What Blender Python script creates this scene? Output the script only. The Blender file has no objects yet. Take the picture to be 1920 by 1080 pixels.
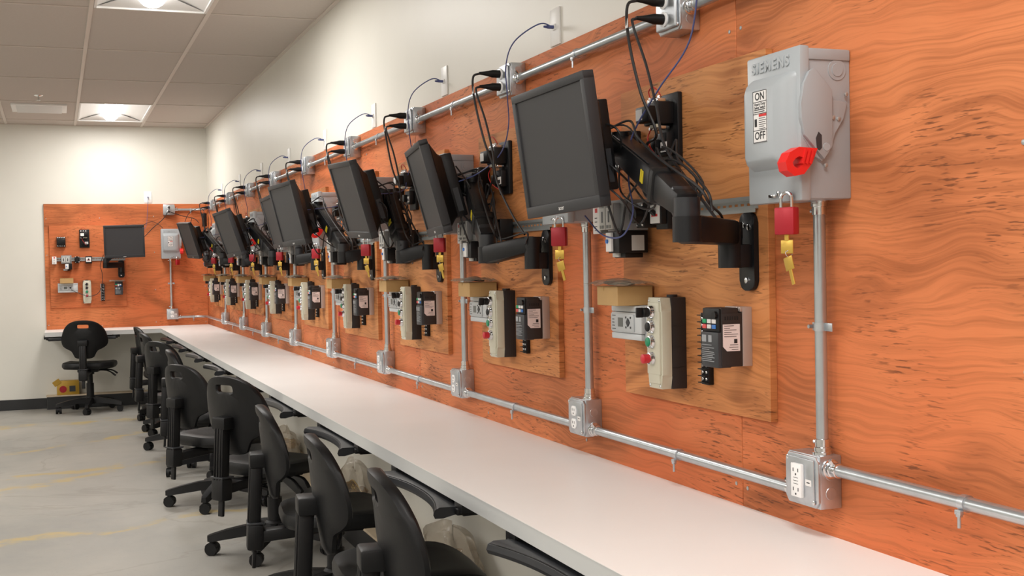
import bpy, bmesh, math, random
from mathutils import Vector, Matrix
import numpy as np

# ------------------------------------------------------------------ camera, world, exposure
scene = bpy.context.scene
col = scene.collection
F_PX, YAW, PITCH, ROLL, CAM_Z = 2251.7, 0.3634, -0.0209, -0.0194, 1.3047
fwd = Vector((math.sin(YAW)*math.cos(PITCH), math.cos(YAW)*math.cos(PITCH), math.sin(PITCH)))
rt = Vector((math.cos(YAW), -math.sin(YAW), 0)); up = rt.cross(fwd)
r2 = rt*math.cos(ROLL)+up*math.sin(ROLL); u2 = -rt*math.sin(ROLL)+up*math.cos(ROLL)
cd = bpy.data.cameras.new('camera'); cam = bpy.data.objects.new('camera', cd); col.objects.link(cam)
cd.sensor_fit = 'HORIZONTAL'; cd.sensor_width = 36.0; cd.lens = F_PX/1920*36; cd.clip_start = .02
m = Matrix((r2, u2, -fwd)).transposed().to_4x4(); m.translation = (0, 0, CAM_Z); cam.matrix_world = m
scene.camera = cam
vs = scene.view_settings
vs.view_transform = 'Standard'; vs.look = 'None'; vs.exposure = 0.1; vs.gamma = 1.0; vs.use_curve_mapping = False
world = bpy.data.worlds.new('world'); scene.world = world; world.use_nodes = True
world.node_tree.nodes['Background'].inputs[0].default_value = (.8, .85, .9, 1)
world.node_tree.nodes['Background'].inputs[1].default_value = .3
LAMP_W = 28.0          # one ceiling troffer
LAMP_COL = (1.0, .965, .92)

# ------------------------------------------------------------------ the room, in metres
W = 1.424              # face of the plywood on the long wall
WD = W+.018            # drywall of the long wall
D = 12.297             # drywall of the end wall
DP = D-.018            # face of the plywood on the end wall
H = 2.7035             # ceiling
S = 1.097              # station pitch
Y0 = 1.9755            # first vertical conduit
ZT = .752              # worktop
XF, YF = .92, 11.72    # worktop front edges
XL, YN = -5.6, -4.6    # far-off left and rear walls
PLYTOP = 1.952

# ------------------------------------------------------------------ materials
def lin(c):
    return tuple(((v/255/12.92) if v/255 <= .04045 else ((v/255+.055)/1.055)**2.4) for v in c)
MATS = {}
def mat(name, rgb, rough=.5, metal=0.0, spec=.5, noise=0.0, nscale=20.0, bump=0.0, coat=0.0, emit=0.0, alpha=1.0, trans=0.0):
    if name in MATS: return MATS[name]
    m = bpy.data.materials.new(name); m.use_nodes = True; nt = m.node_tree; p = nt.nodes['Principled BSDF']
    c = (*lin(rgb), 1)
    p.inputs['Base Color'].default_value = c; p.inputs['Roughness'].default_value = rough
    p.inputs['Metallic'].default_value = metal; p.inputs['Specular IOR Level'].default_value = spec
    p.inputs['Coat Weight'].default_value = coat; p.inputs['Alpha'].default_value = alpha
    p.inputs['Transmission Weight'].default_value = trans
    if emit:
        p.inputs['Emission Color'].default_value = c; p.inputs['Emission Strength'].default_value = emit
    if noise or bump:
        tc = nt.nodes.new('ShaderNodeTexCoord'); n = nt.nodes.new('ShaderNodeTexNoise')
        n.inputs['Scale'].default_value = nscale; n.inputs['Detail'].default_value = 5
        nt.links.new(tc.outputs['Object'], n.inputs['Vector'])
        if noise:
            mx = nt.nodes.new('ShaderNodeMix'); mx.data_type = 'RGBA'; mx.blend_type = 'MULTIPLY'
            mx.inputs['Factor'].default_value = 1.0; mx.inputs['A'].default_value = c
            mr = nt.nodes.new('ShaderNodeMapRange'); mr.inputs['From Min'].default_value = .3; mr.inputs['From Max'].default_value = .7
            mr.inputs['To Min'].default_value = 1-noise; mr.inputs['To Max'].default_value = 1+noise*.4
            nt.links.new(n.outputs['Fac'], mr.inputs['Value']); nt.links.new(mr.outputs['Result'], mx.inputs['B'])
            nt.links.new(mx.outputs['Result'], p.inputs['Base Color'])
        if bump:
            b = nt.nodes.new('ShaderNodeBump'); b.inputs['Strength'].default_value = bump; b.inputs['Distance'].default_value = .004
            nt.links.new(n.outputs['Fac'], b.inputs['Height']); nt.links.new(b.outputs['Normal'], p.inputs['Normal'])
    MATS[name] = m; return m

class NT:
    """small helper to wire nodes"""
    def __init__(s, m): s.nt = m.node_tree; s.l = s.nt.links
    def n(s, t, **kw):
        nd = s.nt.nodes.new(t)
        for k, v in kw.items(): setattr(nd, k, v)
        return nd
    def put(s, nd, key, v):
        if hasattr(v, 'links') or hasattr(v, 'is_output'): s.l.new(v, nd.inputs[key])
        else: nd.inputs[key].default_value = v
    def math(s, op, a, b=None, clamp=False):
        nd = s.n('ShaderNodeMath', operation=op); nd.use_clamp = clamp
        s.put(nd, 0, a)
        if b is not None: s.put(nd, 1, b)
        return nd.outputs[0]
    def rng(s, v, a, b, c=0.0, d=1.0):
        nd = s.n('ShaderNodeMapRange'); s.put(nd, 'Value', v)
        for k, x in zip(('From Min', 'From Max', 'To Min', 'To Max'), (a, b, c, d)): nd.inputs[k].default_value = x
        return nd.outputs[0]
    def mix(s, f, a, b, mode='MIX'):
        nd = s.n('ShaderNodeMix', data_type='RGBA', blend_type=mode)
        s.put(nd, 'Factor', f); s.put(nd, 'A', a); s.put(nd, 'B', b)
        return nd.outputs['Result']
    def noise(s, vec, scale, detail=3, rough=.5, dist=0.0):
        nd = s.n('ShaderNodeTexNoise'); s.l.new(vec, nd.inputs['Vector'])
        nd.inputs['Scale'].default_value = scale; nd.inputs['Detail'].default_value = detail
        nd.inputs['Roughness'].default_value = rough; nd.inputs['Distortion'].default_value = dist
        return nd.outputs['Fac']
    def scaled(s, vec, sc):
        nd = s.n('ShaderNodeVectorMath', operation='MULTIPLY'); s.l.new(vec, nd.inputs[0]); nd.inputs[1].default_value = sc
        return nd.outputs[0]

def plywood(name, light, warm, dark, contour=.5, contours=26.0, figure=(1.1, 1.1, 2.9), knots=True):
    m = bpy.data.materials.new(name); m.use_nodes = True; k = NT(m); p = k.nt.nodes['Principled BSDF']
    tc = k.n('ShaderNodeTexCoord'); oi = k.n('ShaderNodeObjectInfo')
    off = k.math('MULTIPLY', oi.outputs['Random'], 37.0)
    add = k.n('ShaderNodeVectorMath', operation='ADD'); k.l.new(tc.outputs['Object'], add.inputs[0]); k.l.new(off, add.inputs[1])
    v = add.outputs[0]
    wv = k.n('ShaderNodeTexNoise'); k.l.new(k.scaled(v, (1.1, 1.1, 2.2)), wv.inputs['Vector']); wv.inputs['Scale'].default_value = 2.2; wv.inputs['Detail'].default_value = 2
    wofs = k.n('ShaderNodeVectorMath', operation='MULTIPLY_ADD'); k.l.new(wv.outputs['Color'], wofs.inputs[0]); wofs.inputs[1].default_value = (.25, .25, .16); k.l.new(v, wofs.inputs[2])
    vw = wofs.outputs[0]
    g = k.noise(k.scaled(vw, figure), 1.0, 2.6, .45)                   # the figure of the veneer, as height lines
    s = k.math('SINE', k.math('MULTIPLY', g, contours*6.283))
    t = k.math('POWER', k.rng(s, -1, 1), 1.8)
    zone = k.rng(k.noise(k.scaled(v, (.9, .9, 2.6)), 1.5, 2), .36, .60)
    fib = k.noise(k.scaled(vw, (2.5, 2.5, 120.0)), 1.0, 4, .65)
    fine = k.noise(k.scaled(v, (20.0, 20.0, 240.0)), 1.0, 2, .6)
    patch = k.rng(k.noise(v, 1.3, 3), .35, .65)
    base = k.mix(patch, (*lin(light), 1), (*lin(warm), 1))
    line = k.math('MULTIPLY', k.math('MULTIPLY', t, k.rng(zone, 0, 1, .25, 1.0)), contour)
    line = k.math('MULTIPLY', line, k.rng(fib, .35, .6, .55, 1.1))
    c = k.mix(line, base, (*lin(dark), 1))
    c = k.mix(k.rng(fib, .45, .72, 0, .55), c, (*lin(dark), 1))
    dash = k.math('MULTIPLY', k.rng(fine, .58, .66), k.rng(k.noise(v, 3.6, 2), .46, .58))
    c = k.mix(k.math('MULTIPLY', dash, .75), c, (*lin(tuple(x*.6 for x in dark)), 1))
    if knots:
        vor = k.n('ShaderNodeTexVoronoi', feature='F1'); k.l.new(k.scaled(v, (3.1, 3.1, 3.7)), vor.inputs['Vector']); vor.inputs['Scale'].default_value = 1.0
        sep = k.n('ShaderNodeSeparateColor'); k.l.new(vor.outputs['Color'], sep.inputs[0])
        rad = k.rng(sep.outputs[0], .35, 1.0, 0.0, .075)
        inn = k.math('SUBTRACT', rad, vor.outputs['Distance'])
        knot = k.rng(inn, 0.0, .012)
        ring = k.math('MULTIPLY', k.rng(inn, -.03, 0.0), k.math('SUBTRACT', 1.0, knot))
        c = k.mix(k.math('MULTIPLY', ring, .35), c, (*lin(dark), 1))
        c = k.mix(k.math('MULTIPLY', knot, .75), c, (*lin((112, 62, 34)), 1))
    k.l.new(c, p.inputs['Base Color'])
    p.inputs['Roughness'].default_value = .62; p.inputs['Specular IOR Level'].default_value = .3
    b = k.n('ShaderNodeBump'); b.inputs['Strength'].default_value = .25; b.inputs['Distance'].default_value = .002
    k.l.new(k.math('ADD', fib, k.math('MULTIPLY', t, .4)), b.inputs['Height']); k.l.new(b.outputs['Normal'], p.inputs['Normal'])
    MATS[name] = m; return m

def concrete():
    m = bpy.data.materials.new('concrete_floor'); m.use_nodes = True; k = NT(m); p = k.nt.nodes['Principled BSDF']
    tc = k.n('ShaderNodeTexCoord'); v = tc.outputs['Object']
    a = k.noise(k.scaled(v, (1.0, .8, 1)), 1.1, 5, .6, .3); b = k.noise(v, 7.0, 5, .65); f = k.noise(v, 60.0, 3)
    c = k.mix(k.rng(a, .32, .68), (*lin((142, 141, 137)), 1), (*lin((172, 168, 160)), 1))
    c = k.mix(k.rng(b, .35, .7, 0, .4), c, (*lin((156, 152, 143)), 1))
    c = k.mix(k.rng(f, .6, .75, 0, .18), c, (*lin((110, 106, 100)), 1))
    crack = k.math('ABSOLUTE', k.math('SUBTRACT', k.noise(k.scaled(v, (.55, .9, 1)), 1.0, 6, .55, .8), .5))
    c = k.mix(k.rng(crack, 0.0, .012, .3, 0.0), c, (*lin((120, 112, 102)), 1))
    # worn yellow floor paint: stretched flakes along old lines across the floor
    sep = k.n('ShaderNodeSeparateXYZ'); k.l.new(v, sep.inputs[0]); x, y = sep.outputs[0], sep.outputs[1]
    wob = k.math('MULTIPLY', k.math('SUBTRACT', k.noise(v, 2.2, 4), .5), 2.2)
    tot = None
    for yc, sl, wd in ((9.62, .72, .09), (8.30, .30, .10), (11.0, .10, .16), (7.98, .9, .10), (6.35, .25, .06)):
        line = k.math('ABSOLUTE', k.math('ADD', k.math('SUBTRACT', k.math('SUBTRACT', y, yc), k.math('MULTIPLY', x, sl)), k.math('MULTIPLY', wob, .3)))
        q = k.rng(line, wd*.4, wd, 1.0, 0.0)
        tot = q if tot is None else k.math('MAXIMUM', tot, q)
    flake = k.rng(k.noise(k.scaled(v, (2.2, 2.6, 1)), 1.6, 4, .6), .44, .56)
    c = k.mix(k.math('MULTIPLY', k.math('MULTIPLY', tot, flake), .65), c, (*lin((188, 162, 92)), 1))
    k.l.new(c, p.inputs['Base Color']); p.inputs['Roughness'].default_value = .48; p.inputs['Specular IOR Level'].default_value = .4
    bp = k.n('ShaderNodeBump'); bp.inputs['Strength'].default_value = .15; bp.inputs['Distance'].default_value = .003
    k.l.new(b, bp.inputs['Height']); k.l.new(bp.outputs['Normal'], p.inputs['Normal'])
    return m

PLY = plywood('orange_plywood', (218, 134, 84), (208, 112, 66), (150, 84, 46), .85, 4.4, (1.0, 1.0, 2.1))
BOARD = plywood('tan_plywood', (206, 142, 88), (206, 132, 78), (142, 84, 44), .85, 9.0, (1.0, 1.0, 4.2))
M_WALL = mat('painted_drywall', (222, 220, 211), .42, noise=.02, nscale=3, bump=.05)
M_TILE = mat('ceiling_tile', (198, 189, 181), .9, noise=.03, nscale=60)
M_TEE = mat('ceiling_tee', (214, 205, 196), .45)
M_WHITE = mat('white_enamel', (240, 240, 238), .4)
M_DIFF = mat('lit_diffuser', (255, 252, 248), .5, emit=7.0)
M_FLOOR = concrete()
M_TOP = mat('white_laminate', (244, 243, 241), .4, noise=.025, nscale=2.5)
M_EDGE = mat('grey_edge_band', (205, 207, 206), .5)
M_BASE = mat('black_vinyl_base', (36, 37, 38), .5)
M_SILL = mat('tan_plank', (206, 188, 162), .7, noise=.12, nscale=12)
M_BLACK = mat('black_plastic', (17, 17, 19), .45, spec=.35)
M_BLACK2 = mat('black_moulded', (19, 19, 21), .48, spec=.35)
M_SEAT = mat('black_urethane', (17, 18, 20), .45, spec=.32, bump=.05, nscale=300)
M_CHAR = mat('charcoal_plastic', (50, 52, 56), .45)
M_ARM = mat('arm_black', (17, 18, 21), .4, spec=.35)
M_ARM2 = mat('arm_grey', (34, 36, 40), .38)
M_BEZEL = mat('monitor_bezel', (46, 47, 50), .5)
M_SCREEN = mat('dark_screen', (60, 60, 62), .5, spec=.35)
M_GALV = mat('galvanised_steel', (196, 201, 206), .34, .85, noise=.16, nscale=28)
M_CONDUIT = mat('conduit_steel', (190, 196, 200), .3, .8, noise=.1, nscale=18)
M_CHROME = mat('chrome', (220, 222, 224), .16, 1.0)
M_GREY = mat('grey_enamel', (164, 170, 174), .36)
M_GREYD = mat('grey_enamel_side', (160, 164, 168), .42)
M_RED = mat('red_handle', (226, 40, 38), .35)
M_LOCK = mat('red_lock', (168, 30, 44), .38, .2)
M_BRASS = mat('brass', (212, 176, 84), .34, .7)
M_LABEL = mat('white_label', (232, 230, 228), .6)
M_PINKL = mat('pale_label', (232, 220, 218), .6)
M_INK = mat('black_ink', (34, 34, 36), .6)
M_REDINK = mat('red_ink', (206, 46, 44), .6)
M_BEIGE = mat('beige_plastic', (202, 199, 180), .45)
M_BROWNBLK = mat('brown_black', (40, 34, 33), .6)
M_PLC = mat('plc_grey', (196, 200, 202), .5)
M_PLCD = mat('plc_panel', (182, 186, 188), .5)
M_CONT = mat('contactor_grey', (140, 142, 143), .55)
M_CONTW = mat('contactor_face', (190, 190, 186), .55)
M_CARTON = mat('brown_card', (188, 152, 100), .75, noise=.05, nscale=30)
M_CARTON2 = mat('card_flap', (170, 134, 84), .75)
M_GREEN = mat('green_button', (28, 138, 96), .4)
M_REDB = mat('red_button', (200, 40, 52), .4)
M_BLUEB = mat('blue_button', (56, 120, 200), .4)
M_GREENK = mat('green_key', (30, 160, 104), .5)
M_REDK = mat('red_key', (228, 88, 88), .5)
M_ALU = mat('brushed_aluminium', (190, 178, 172), .42, .55)
M_ZINC = mat('din_rail_zinc', (178, 182, 182), .36, .7)
M_BLUE = mat('blue_cable', (74, 84, 134), .45)
M_CABLE = mat('black_cable', (34, 34, 36), .5)
M_REDW = mat('red_wire', (190, 40, 36), .5)
M_YELLOW = mat('yellow_sticker', (206, 186, 36), .5)
M_GOLD = mat('gold_card', (190, 150, 56), .4, .25)
M_DISP = mat('plc_display', (96, 100, 98), .4)
M_OUTLET = mat('white_receptacle', (242, 242, 242), .35)
M_DARK = mat('dark_hole', (14, 14, 15), .7)

def bag_material():
    m = bpy.data.materials.new('clear_polythene'); m.use_nodes = True; k = NT(m); nt = k.nt
    p = nt.nodes['Principled BSDF']; out = nt.nodes['Material Output']
    p.inputs['Base Color'].default_value = (*lin((190, 178, 160)), 1); p.inputs['Roughness'].default_value = .16
    tr = k.n('ShaderNodeBsdfTransparent'); tr.inputs[0].default_value = (.93, .92, .9, 1)
    mx = k.n('ShaderNodeMixShader')
    tc = k.n('ShaderNodeTexCoord')
    mx.inputs[0].default_value = .42
    k.l.new(tr.outputs[0], mx.inputs[1]); k.l.new(p.outputs[0], mx.inputs[2]); k.l.new(mx.outputs[0], out.inputs[0])
    b = k.n('ShaderNodeBump'); b.inputs['Strength'].default_value = .6; b.inputs['Distance'].default_value = .01
    k.l.new(k.noise(tc.outputs['Object'], 14, 3, .5, 1.5), b.inputs['Height']); k.l.new(b.outputs[0], p.inputs['Normal'])
    MATS['clear_polythene'] = m; return m
M_BAG = bag_material()

# ------------------------------------------------------------------ mesh builder
class MB:
    def __init__(s): s.bm = bmesh.new()
    def _bev(s, vs, bevel, seg):
        if bevel > 0:
            es = list({e for v in vs for e in v.link_edges})
            bmesh.ops.bevel(s.bm, geom=es, offset=bevel, segments=seg, profile=.5, affect='EDGES', clamp_overlap=True)
    def box(s, x0, x1, y0, y1, z0, z1, bevel=0.0, seg=2, M=None):
        P = [(x, y, z) for z in (z0, z1) for y in (y0, y1) for x in (x0, x1)]
        v = [s.bm.verts.new(M @ Vector(p) if M else p) for p in P]
        for f in ((0, 2, 3, 1), (4, 5, 7, 6), (0, 1, 5, 4), (2, 6, 7, 3), (0, 4, 6, 2), (1, 3, 7, 5)):
            s.bm.faces.new([v[i] for i in f])
        s._bev(v, bevel, seg); return s
    def frame(s, p0, p1, ref=Vector((0, 0, 1))):
        a = (Vector(p1)-Vector(p0)); L = a.length; a.normalize()
        ref = Vector(ref)
        if abs(a.dot(ref)) > .99: ref = Vector((1, 0, 0))
        sd = a.cross(ref).normalized(); u = sd.cross(a)
        M = Matrix((a, sd, u)).transposed().to_4x4(); M.translation = Vector(p0); return M, L
    def beam(s, p0, p1, w, h, bevel=0.0, ref=(0, 0, 1), w1=None, h1=None, seg=2):
        """box from p0 to p1, w sideways, h along ref, tapering to w1, h1"""
        M, L = s.frame(p0, p1, ref); w1 = w if w1 is None else w1; h1 = h if h1 is None else h1
        P = [(x, sy*(w if x == 0 else w1)/2, sz*(h if x == 0 else h1)/2) for sz in (-1, 1) for sy in (-1, 1) for x in (0, L)]
        v = [s.bm.verts.new(M @ Vector(p)) for p in P]
        for f in ((0, 2, 3, 1), (4, 5, 7, 6), (0, 1, 5, 4), (2, 6, 7, 3), (0, 4, 6, 2), (1, 3, 7, 5)):
            s.bm.faces.new([v[i] for i in f])
        s._bev(v, bevel, seg); return s
    def cyl(s, p0, p1, r, n=16, r1=None, caps=True):
        M, L = s.frame(p0, p1); r1 = r if r1 is None else r1
        A = [s.bm.verts.new(M @ Vector((0, r*math.cos(2*math.pi*i/n), r*math.sin(2*math.pi*i/n)))) for i in range(n)]
        Bv = [s.bm.verts.new(M @ Vector((L, r1*math.cos(2*math.pi*i/n), r1*math.sin(2*math.pi*i/n)))) for i in range(n)]
        for i in range(n): s.bm.faces.new((A[i], A[(i+1) % n], Bv[(i+1) % n], Bv[i]))
        if caps: s.bm.faces.new(A[::-1]); s.bm.faces.new(Bv)
        return s
    def lathe(s, p0, ax, prof, n=20):
        """prof: (distance along ax, radius)"""
        M, _ = s.frame(p0, Vector(p0)+Vector(ax)); rings = []
        for t, r in prof:
            rings.append([s.bm.verts.new(M @ Vector((t, r*math.cos(2*math.pi*i/n), r*math.sin(2*math.pi*i/n)))) for i in range(n)])
        for a, b in zip(rings, rings[1:]):
            for i in range(n): s.bm.faces.new((a[i], a[(i+1) % n], b[(i+1) % n], b[i]))
        s.bm.faces.new(rings[0][::-1]); s.bm.faces.new(rings[-1]); return s
    def tube(s, pts, r, n=7, caps=True):
        pts = [Vector(p) for p in pts]; rings = []; nrm = None
        for i, p in enumerate(pts):
            t = (pts[min(i+1, len(pts)-1)]-pts[max(i-1, 0)])
            if t.length < 1e-9: t = Vector((0, 0, 1))
            t.normalize()
            if nrm is None: nrm = t.orthogonal().normalized()
            nrm = (nrm-t*nrm.dot(t))
            if nrm.length < 1e-6: nrm = t.orthogonal()
            nrm.normalize(); b = t.cross(nrm)
            rr = r[i] if isinstance(r, (list, tuple)) else r
            rings.append([s.bm.verts.new(p+(nrm*math.cos(2*math.pi*j/n)+b*math.sin(2*math.pi*j/n))*rr) for j in range(n)])
        for a, b in zip(rings, rings[1:]):
            for j in range(n): s.bm.faces.new((a[j], a[(j+1) % n], b[(j+1) % n], b[j]))
        if caps: s.bm.faces.new(rings[0][::-1]); s.bm.faces.new(rings[-1])
        return s
    def prism(s, poly, fn, a0, a1, bevel=0.0):
        """poly of 2D points, fn(p, q, a) -> 3D"""
        A = [s.bm.verts.new(fn(p, q, a0)) for p, q in poly]; Bv = [s.bm.verts.new(fn(p, q, a1)) for p, q in poly]
        n = len(poly)
        s.bm.faces.new(A[::-1]); s.bm.faces.new(Bv)
        for i in range(n): s.bm.faces.new((A[i], A[(i+1) % n], Bv[(i+1) % n], Bv[i]))
        s._bev(A+Bv, bevel, 2); return s
    def loft(s, rings, cap=True):
        R = [[s.bm.verts.new(p) for p in r] for r in rings]; n = len(R[0])
        for a, b in zip(R, R[1:]):
            for i in range(n): s.bm.faces.new((a[i], a[(i+1) % n], b[(i+1) % n], b[i]))
        if cap: s.bm.faces.new(R[0][::-1]); s.bm.faces.new(R[-1])
        return s
    def mesh(s, name, material, angle=35):
        bmesh.ops.recalc_face_normals(s.bm, faces=s.bm.faces)
        me = bpy.data.meshes.new(name); s.bm.to_mesh(me); s.bm.free()
        me.materials.append(material)
        for p in me.polygons: p.use_smooth = True
        me.set_sharp_from_angle(angle=math.radians(angle)); return me

CACHE = {}
def obj(name, me, parent=None, loc=None):
    o = bpy.data.objects.new(name, me); col.objects.link(o)
    if parent: o.parent = parent
    if loc is not None: o.location = loc
    return o
def part(parent, name, key, fn, material, loc=None, label=None):
    """one mesh part; meshes with the same key share their data"""
    if key is None or key not in CACHE:
        b = MB(); fn(b); me = b.mesh(name, material)
        if key is not None: CACHE[key] = me
    else: me = CACHE[key]
    o = obj(name, me, parent, loc)
    if label: o['label'] = label
    return o
def tag(o, label, cat, group=None):
    o['label'] = label; o['category'] = cat
    if group: o['group'] = group
    return o
def thing(name, label, cat, loc=(0, 0, 0), rz=0.0, group=None):
    o = bpy.data.objects.new(name, None); col.objects.link(o); o.empty_display_size = .05
    o.location = loc; o.rotation_euler = (0, 0, rz); return tag(o, label, cat, group)
def struct(name, fn, material, loc=(0, 0, 0)):
    b = MB(); fn(b); o = obj(name, b.mesh(name, material), None, loc); o['kind'] = 'structure'; return o
def text_part(parent, name, key, body, size, depth, material, mtx, bold=0.0, space=1.0):
    if key not in CACHE:
        cu = bpy.data.curves.new(key, 'FONT'); cu.body = body; cu.size = size; cu.extrude = depth; cu.offset = bold; cu.space_character = space
        cu.align_x = 'CENTER'; cu.align_y = 'CENTER'; cu.resolution_u = 3
        t = bpy.data.objects.new('t', cu); col.objects.link(t)
        me = bpy.data.meshes.new_from_object(t.evaluated_get(bpy.context.evaluated_depsgraph_get()))
        bpy.data.objects.remove(t); me.materials.clear(); me.materials.append(material); CACHE[key] = me
    o = obj(name, CACHE[key], parent); o.matrix_local = mtx; return o
def facing(x, y, z):
    """text standing upright on a face that looks along local -y"""
    M = Matrix.Rotation(math.pi/2, 4, 'X'); M.translation = (x, y, z); return M
def spline(pts, k=8):
    P = [Vector(p) for p in pts]; P = [P[0]*2-P[1]]+P+[P[-1]*2-P[-2]]; out = []
    for i in range(1, len(P)-2):
        a, b, c, d = P[i-1:i+3]
        for j in range(k):
            t = j/k
            out.append(.5*((2*b)+(c-a)*t+(2*a-5*b+4*c-d)*t*t+(3*b-a-3*c+d)*t**3))
    out.append(P[-2]); return out
def rrect(w, h, r, n=5, cx=0.0, cy=0.0):
    out = []
    for sx, sy, a0 in ((1, 1, 0), (-1, 1, 90), (-1, -1, 180), (1, -1, 270)):
        for i in range(n+1):
            a = math.radians(a0+90*i/n)
            out.append((cx+sx*(w/2-r)+r*math.cos(a), cy+sy*(h/2-r)+r*math.sin(a)))
    return out
FRONT = lambda p, q, a: (p, -a, q)        # (u, z) outline standing out of the wall by a

# ------------------------------------------------------------------ structure
struct('floor', lambda b: b.box(XL-.2, WD+.2, YN-.2, D+.2, -.1, 0), M_FLOOR)
wall_right = struct('wall_right', lambda b: b.box(WD, WD+.12, YN, D+.12, 0, H+.3), M_WALL)
wall_far = struct('wall_far', lambda b: b.box(XL, WD, D, D+.12, 0, H+.3), M_WALL)
struct('wall_left', lambda b: b.box(XL-.12, XL, YN, D+.12, 0, H+.3), M_WALL)
struct('wall_near', lambda b: b.box(XL, WD, YN-.12, YN, 0, H+.3), M_WALL)

# plywood sheets, each a part of its wall
def sheet(parent, w, loc, rz):
    o = part(parent, 'plywood_sheet', ('sheet', round(w, 3)), lambda b: b.box(0, w-.002, -.018, 0, 0, PLYTOP-.70, .0012, 1), PLY, loc)
    o.rotation_euler = (0, 0, rz); return o
sheets = []
seams = [D-.001, 9.892, 7.367, 4.842, 2.317, -.208, -2.733]
for a, b_ in zip(seams, seams[1:]):
    sheets.append(sheet(wall_right, a-b_, (WD, a, .70), -math.pi/2))
sheets.append(sheet(wall_far, 1.51, (-.086, D, .70), 0))
def screw(parent, loc, rz, key='ply_screw', r=.0045, material=None):
    o = part(parent, 'screw', key, lambda b: b.lathe((0, 0, 0), (0, -1, 0), [(0, r), (.0012, r), (.0018, r*.6)], 10), material or M_ZINC, loc)
    o.rotation_euler = (0, 0, rz); return o
for o, w in [(s_, s_.dimensions.x) for s_ in sheets]:
    for du in (.02, w/3, 2*w/3, w-.025):
        for dz in (.09, .42, .76, 1.13): screw(o, (du, -.018, dz+random.Random(int(du*91+dz*37)).uniform(-.02, .02)), 0)

# ceiling: tiles and tees as parts of the ceiling
ceil = struct('ceiling', lambda b: b.box(XL, WD, YN, D, H+.16, H+.3), M_TILE)
XB = .216; CX = .6096; CY = 1.28
xs = [XB+CX*k for k in range(-9, 2)]; xs_all = [XL]+xs+[WD]
ys = [11.905-CY*k for k in range(0, 13)][::-1]; ys_all = [YN]+[y for y in ys if y > YN+.05]+[D]
def cell_is_light(x0, y1):
    for c, rows in ((XB, (0, 4, 8)), (XB-4*CX, (1, 3, 5, 7, 9, 11)), (XB-7*CX, (1, 3, 5, 7, 9, 11))):  # last two columns: unseen troffers added as diffuse fill for worktop and plywood
        if abs(x0-c) < .01 and any(abs(y1-(11.905-CY*r)) < .01 for r in rows): return True
    return False
light_cells = []
for x0, x1 in zip(xs_all, xs_all[1:]):
    for y0, y1 in zip(ys_all, ys_all[1:]):
        if x1-x0 < .06 or y1-y0 < .06: continue
        if cell_is_light(x0, y1): light_cells.append((x0, x1, y0, y1)); continue
        w, d = x1-x0-.006, y1-y0-.006
        part(ceil, 'ceiling_tile', ('tile', round(w, 3), round(d, 3)), lambda b: b.box(0, w, 0, d, 0, .015, .004, 1), M_TILE, (x0+.003, y0+.003, H+.006))
for x in xs: part(ceil, 'tee_bar', 'teey', lambda b: b.box(-.012, .012, YN, D, 0, .006, .0015, 1), M_TEE, (x, 0, H))
for y in ys_all[1:-1]: part(ceil, 'tee_bar', 'teex', lambda b: b.box(XL, WD, -.005, .005, .001, .006), M_TEE, (0, y, H))
part(ceil, 'wall_angle', None, lambda b: b.box(WD-.022, WD, YN, D, H-.002, H+.02), M_TEE)
part(ceil, 'wall_angle', None, lambda b: b.box(XL, WD-.022, D-.022, D, H-.002, H+.02), M_TEE)

def troffer(x0, x1, y0, y1, label):
    t = thing('ceiling_light', label, 'ceiling light', ((x0+x1)/2, (y0+y1)/2, H), 0, 'recessed ceiling lights')
    w, d = (x1-x0)/2-.013, (y1-y0)/2-.006
    part(t, 'frame', 'tf_frame', lambda b: (b.box(-w, w, -d, -d+.014, -.001, .012), b.box(-w, w, d-.014, d, -.001, .012),
                                            b.box(-w, -w+.014, -d, d, -.001, .012), b.box(w-.014, w, -d, d, -.001, .012)), M_WHITE)
    def pan(sx):
        def f(b):
            n = 8; A = []
            for i in range(n+1):
                q = i/n; x = w-.014-(w-.014-.07)*q; z = .01+.05*math.sin(q*math.pi/2)
                A.append((sx*x, z))
            b.prism(A+[(sx*.07, .13), (sx*(w-.014), .13)], lambda p, q, a: (p, a, q), -d+.014, d-.014)
        return f
    for sx in (-1, 1): part(t, 'reflector', ('tf_pan', sx), pan(sx), M_WHITE)
    for sy in (-1, 1):
        part(t, 'end_plate', ('tf_end', sy), lambda b, sy=sy: b.prism([(-w+.014, .008), (w-.014, .008), (.08, .06), (-.08, .06)],
             lambda p, q, a: (p, sy*(d-.014-a-(q-.008)*1.9), q), 0, .004), M_WHITE)
    part(t, 'diffuser', 'tf_diff', lambda b: b.prism([(.076*math.cos(a), .064-.070*math.sin(a)) for a in [math.pi*i/14 for i in range(15)]],
         lambda p, q, a: (p, a, q), -d+.10, d-.10), M_DIFF)
    ld = bpy.data.lights.new('troffer_lamp', 'AREA'); ld.shape = 'RECTANGLE'; ld.size = .54; ld.size_y = 1.15; ld.energy = LAMP_W; ld.color = LAMP_COL
    lo = bpy.data.objects.new('troffer_lamp', ld); col.objects.link(lo); lo.location = ((x0+x1)/2, (y0+y1)/2, H-.004)
    return t
for k_, (x0, x1, y0, y1) in enumerate(light_cells):
    lab = 'lit recessed ceiling light with rounded centre diffuser'
    if abs(x0-XB) < .01 and y1 > 11: lab = 'lit recessed ceiling light beside the end wall next to the air vent'
    elif abs(x0-XB) < .01 and y1 > 6: lab = 'lit recessed ceiling light two columns from the long plywood wall, mid room'
    else: lab = 'unseen lit recessed ceiling light out in the rest of the room'
    troffer(x0, x1, y0, y1, lab)

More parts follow.
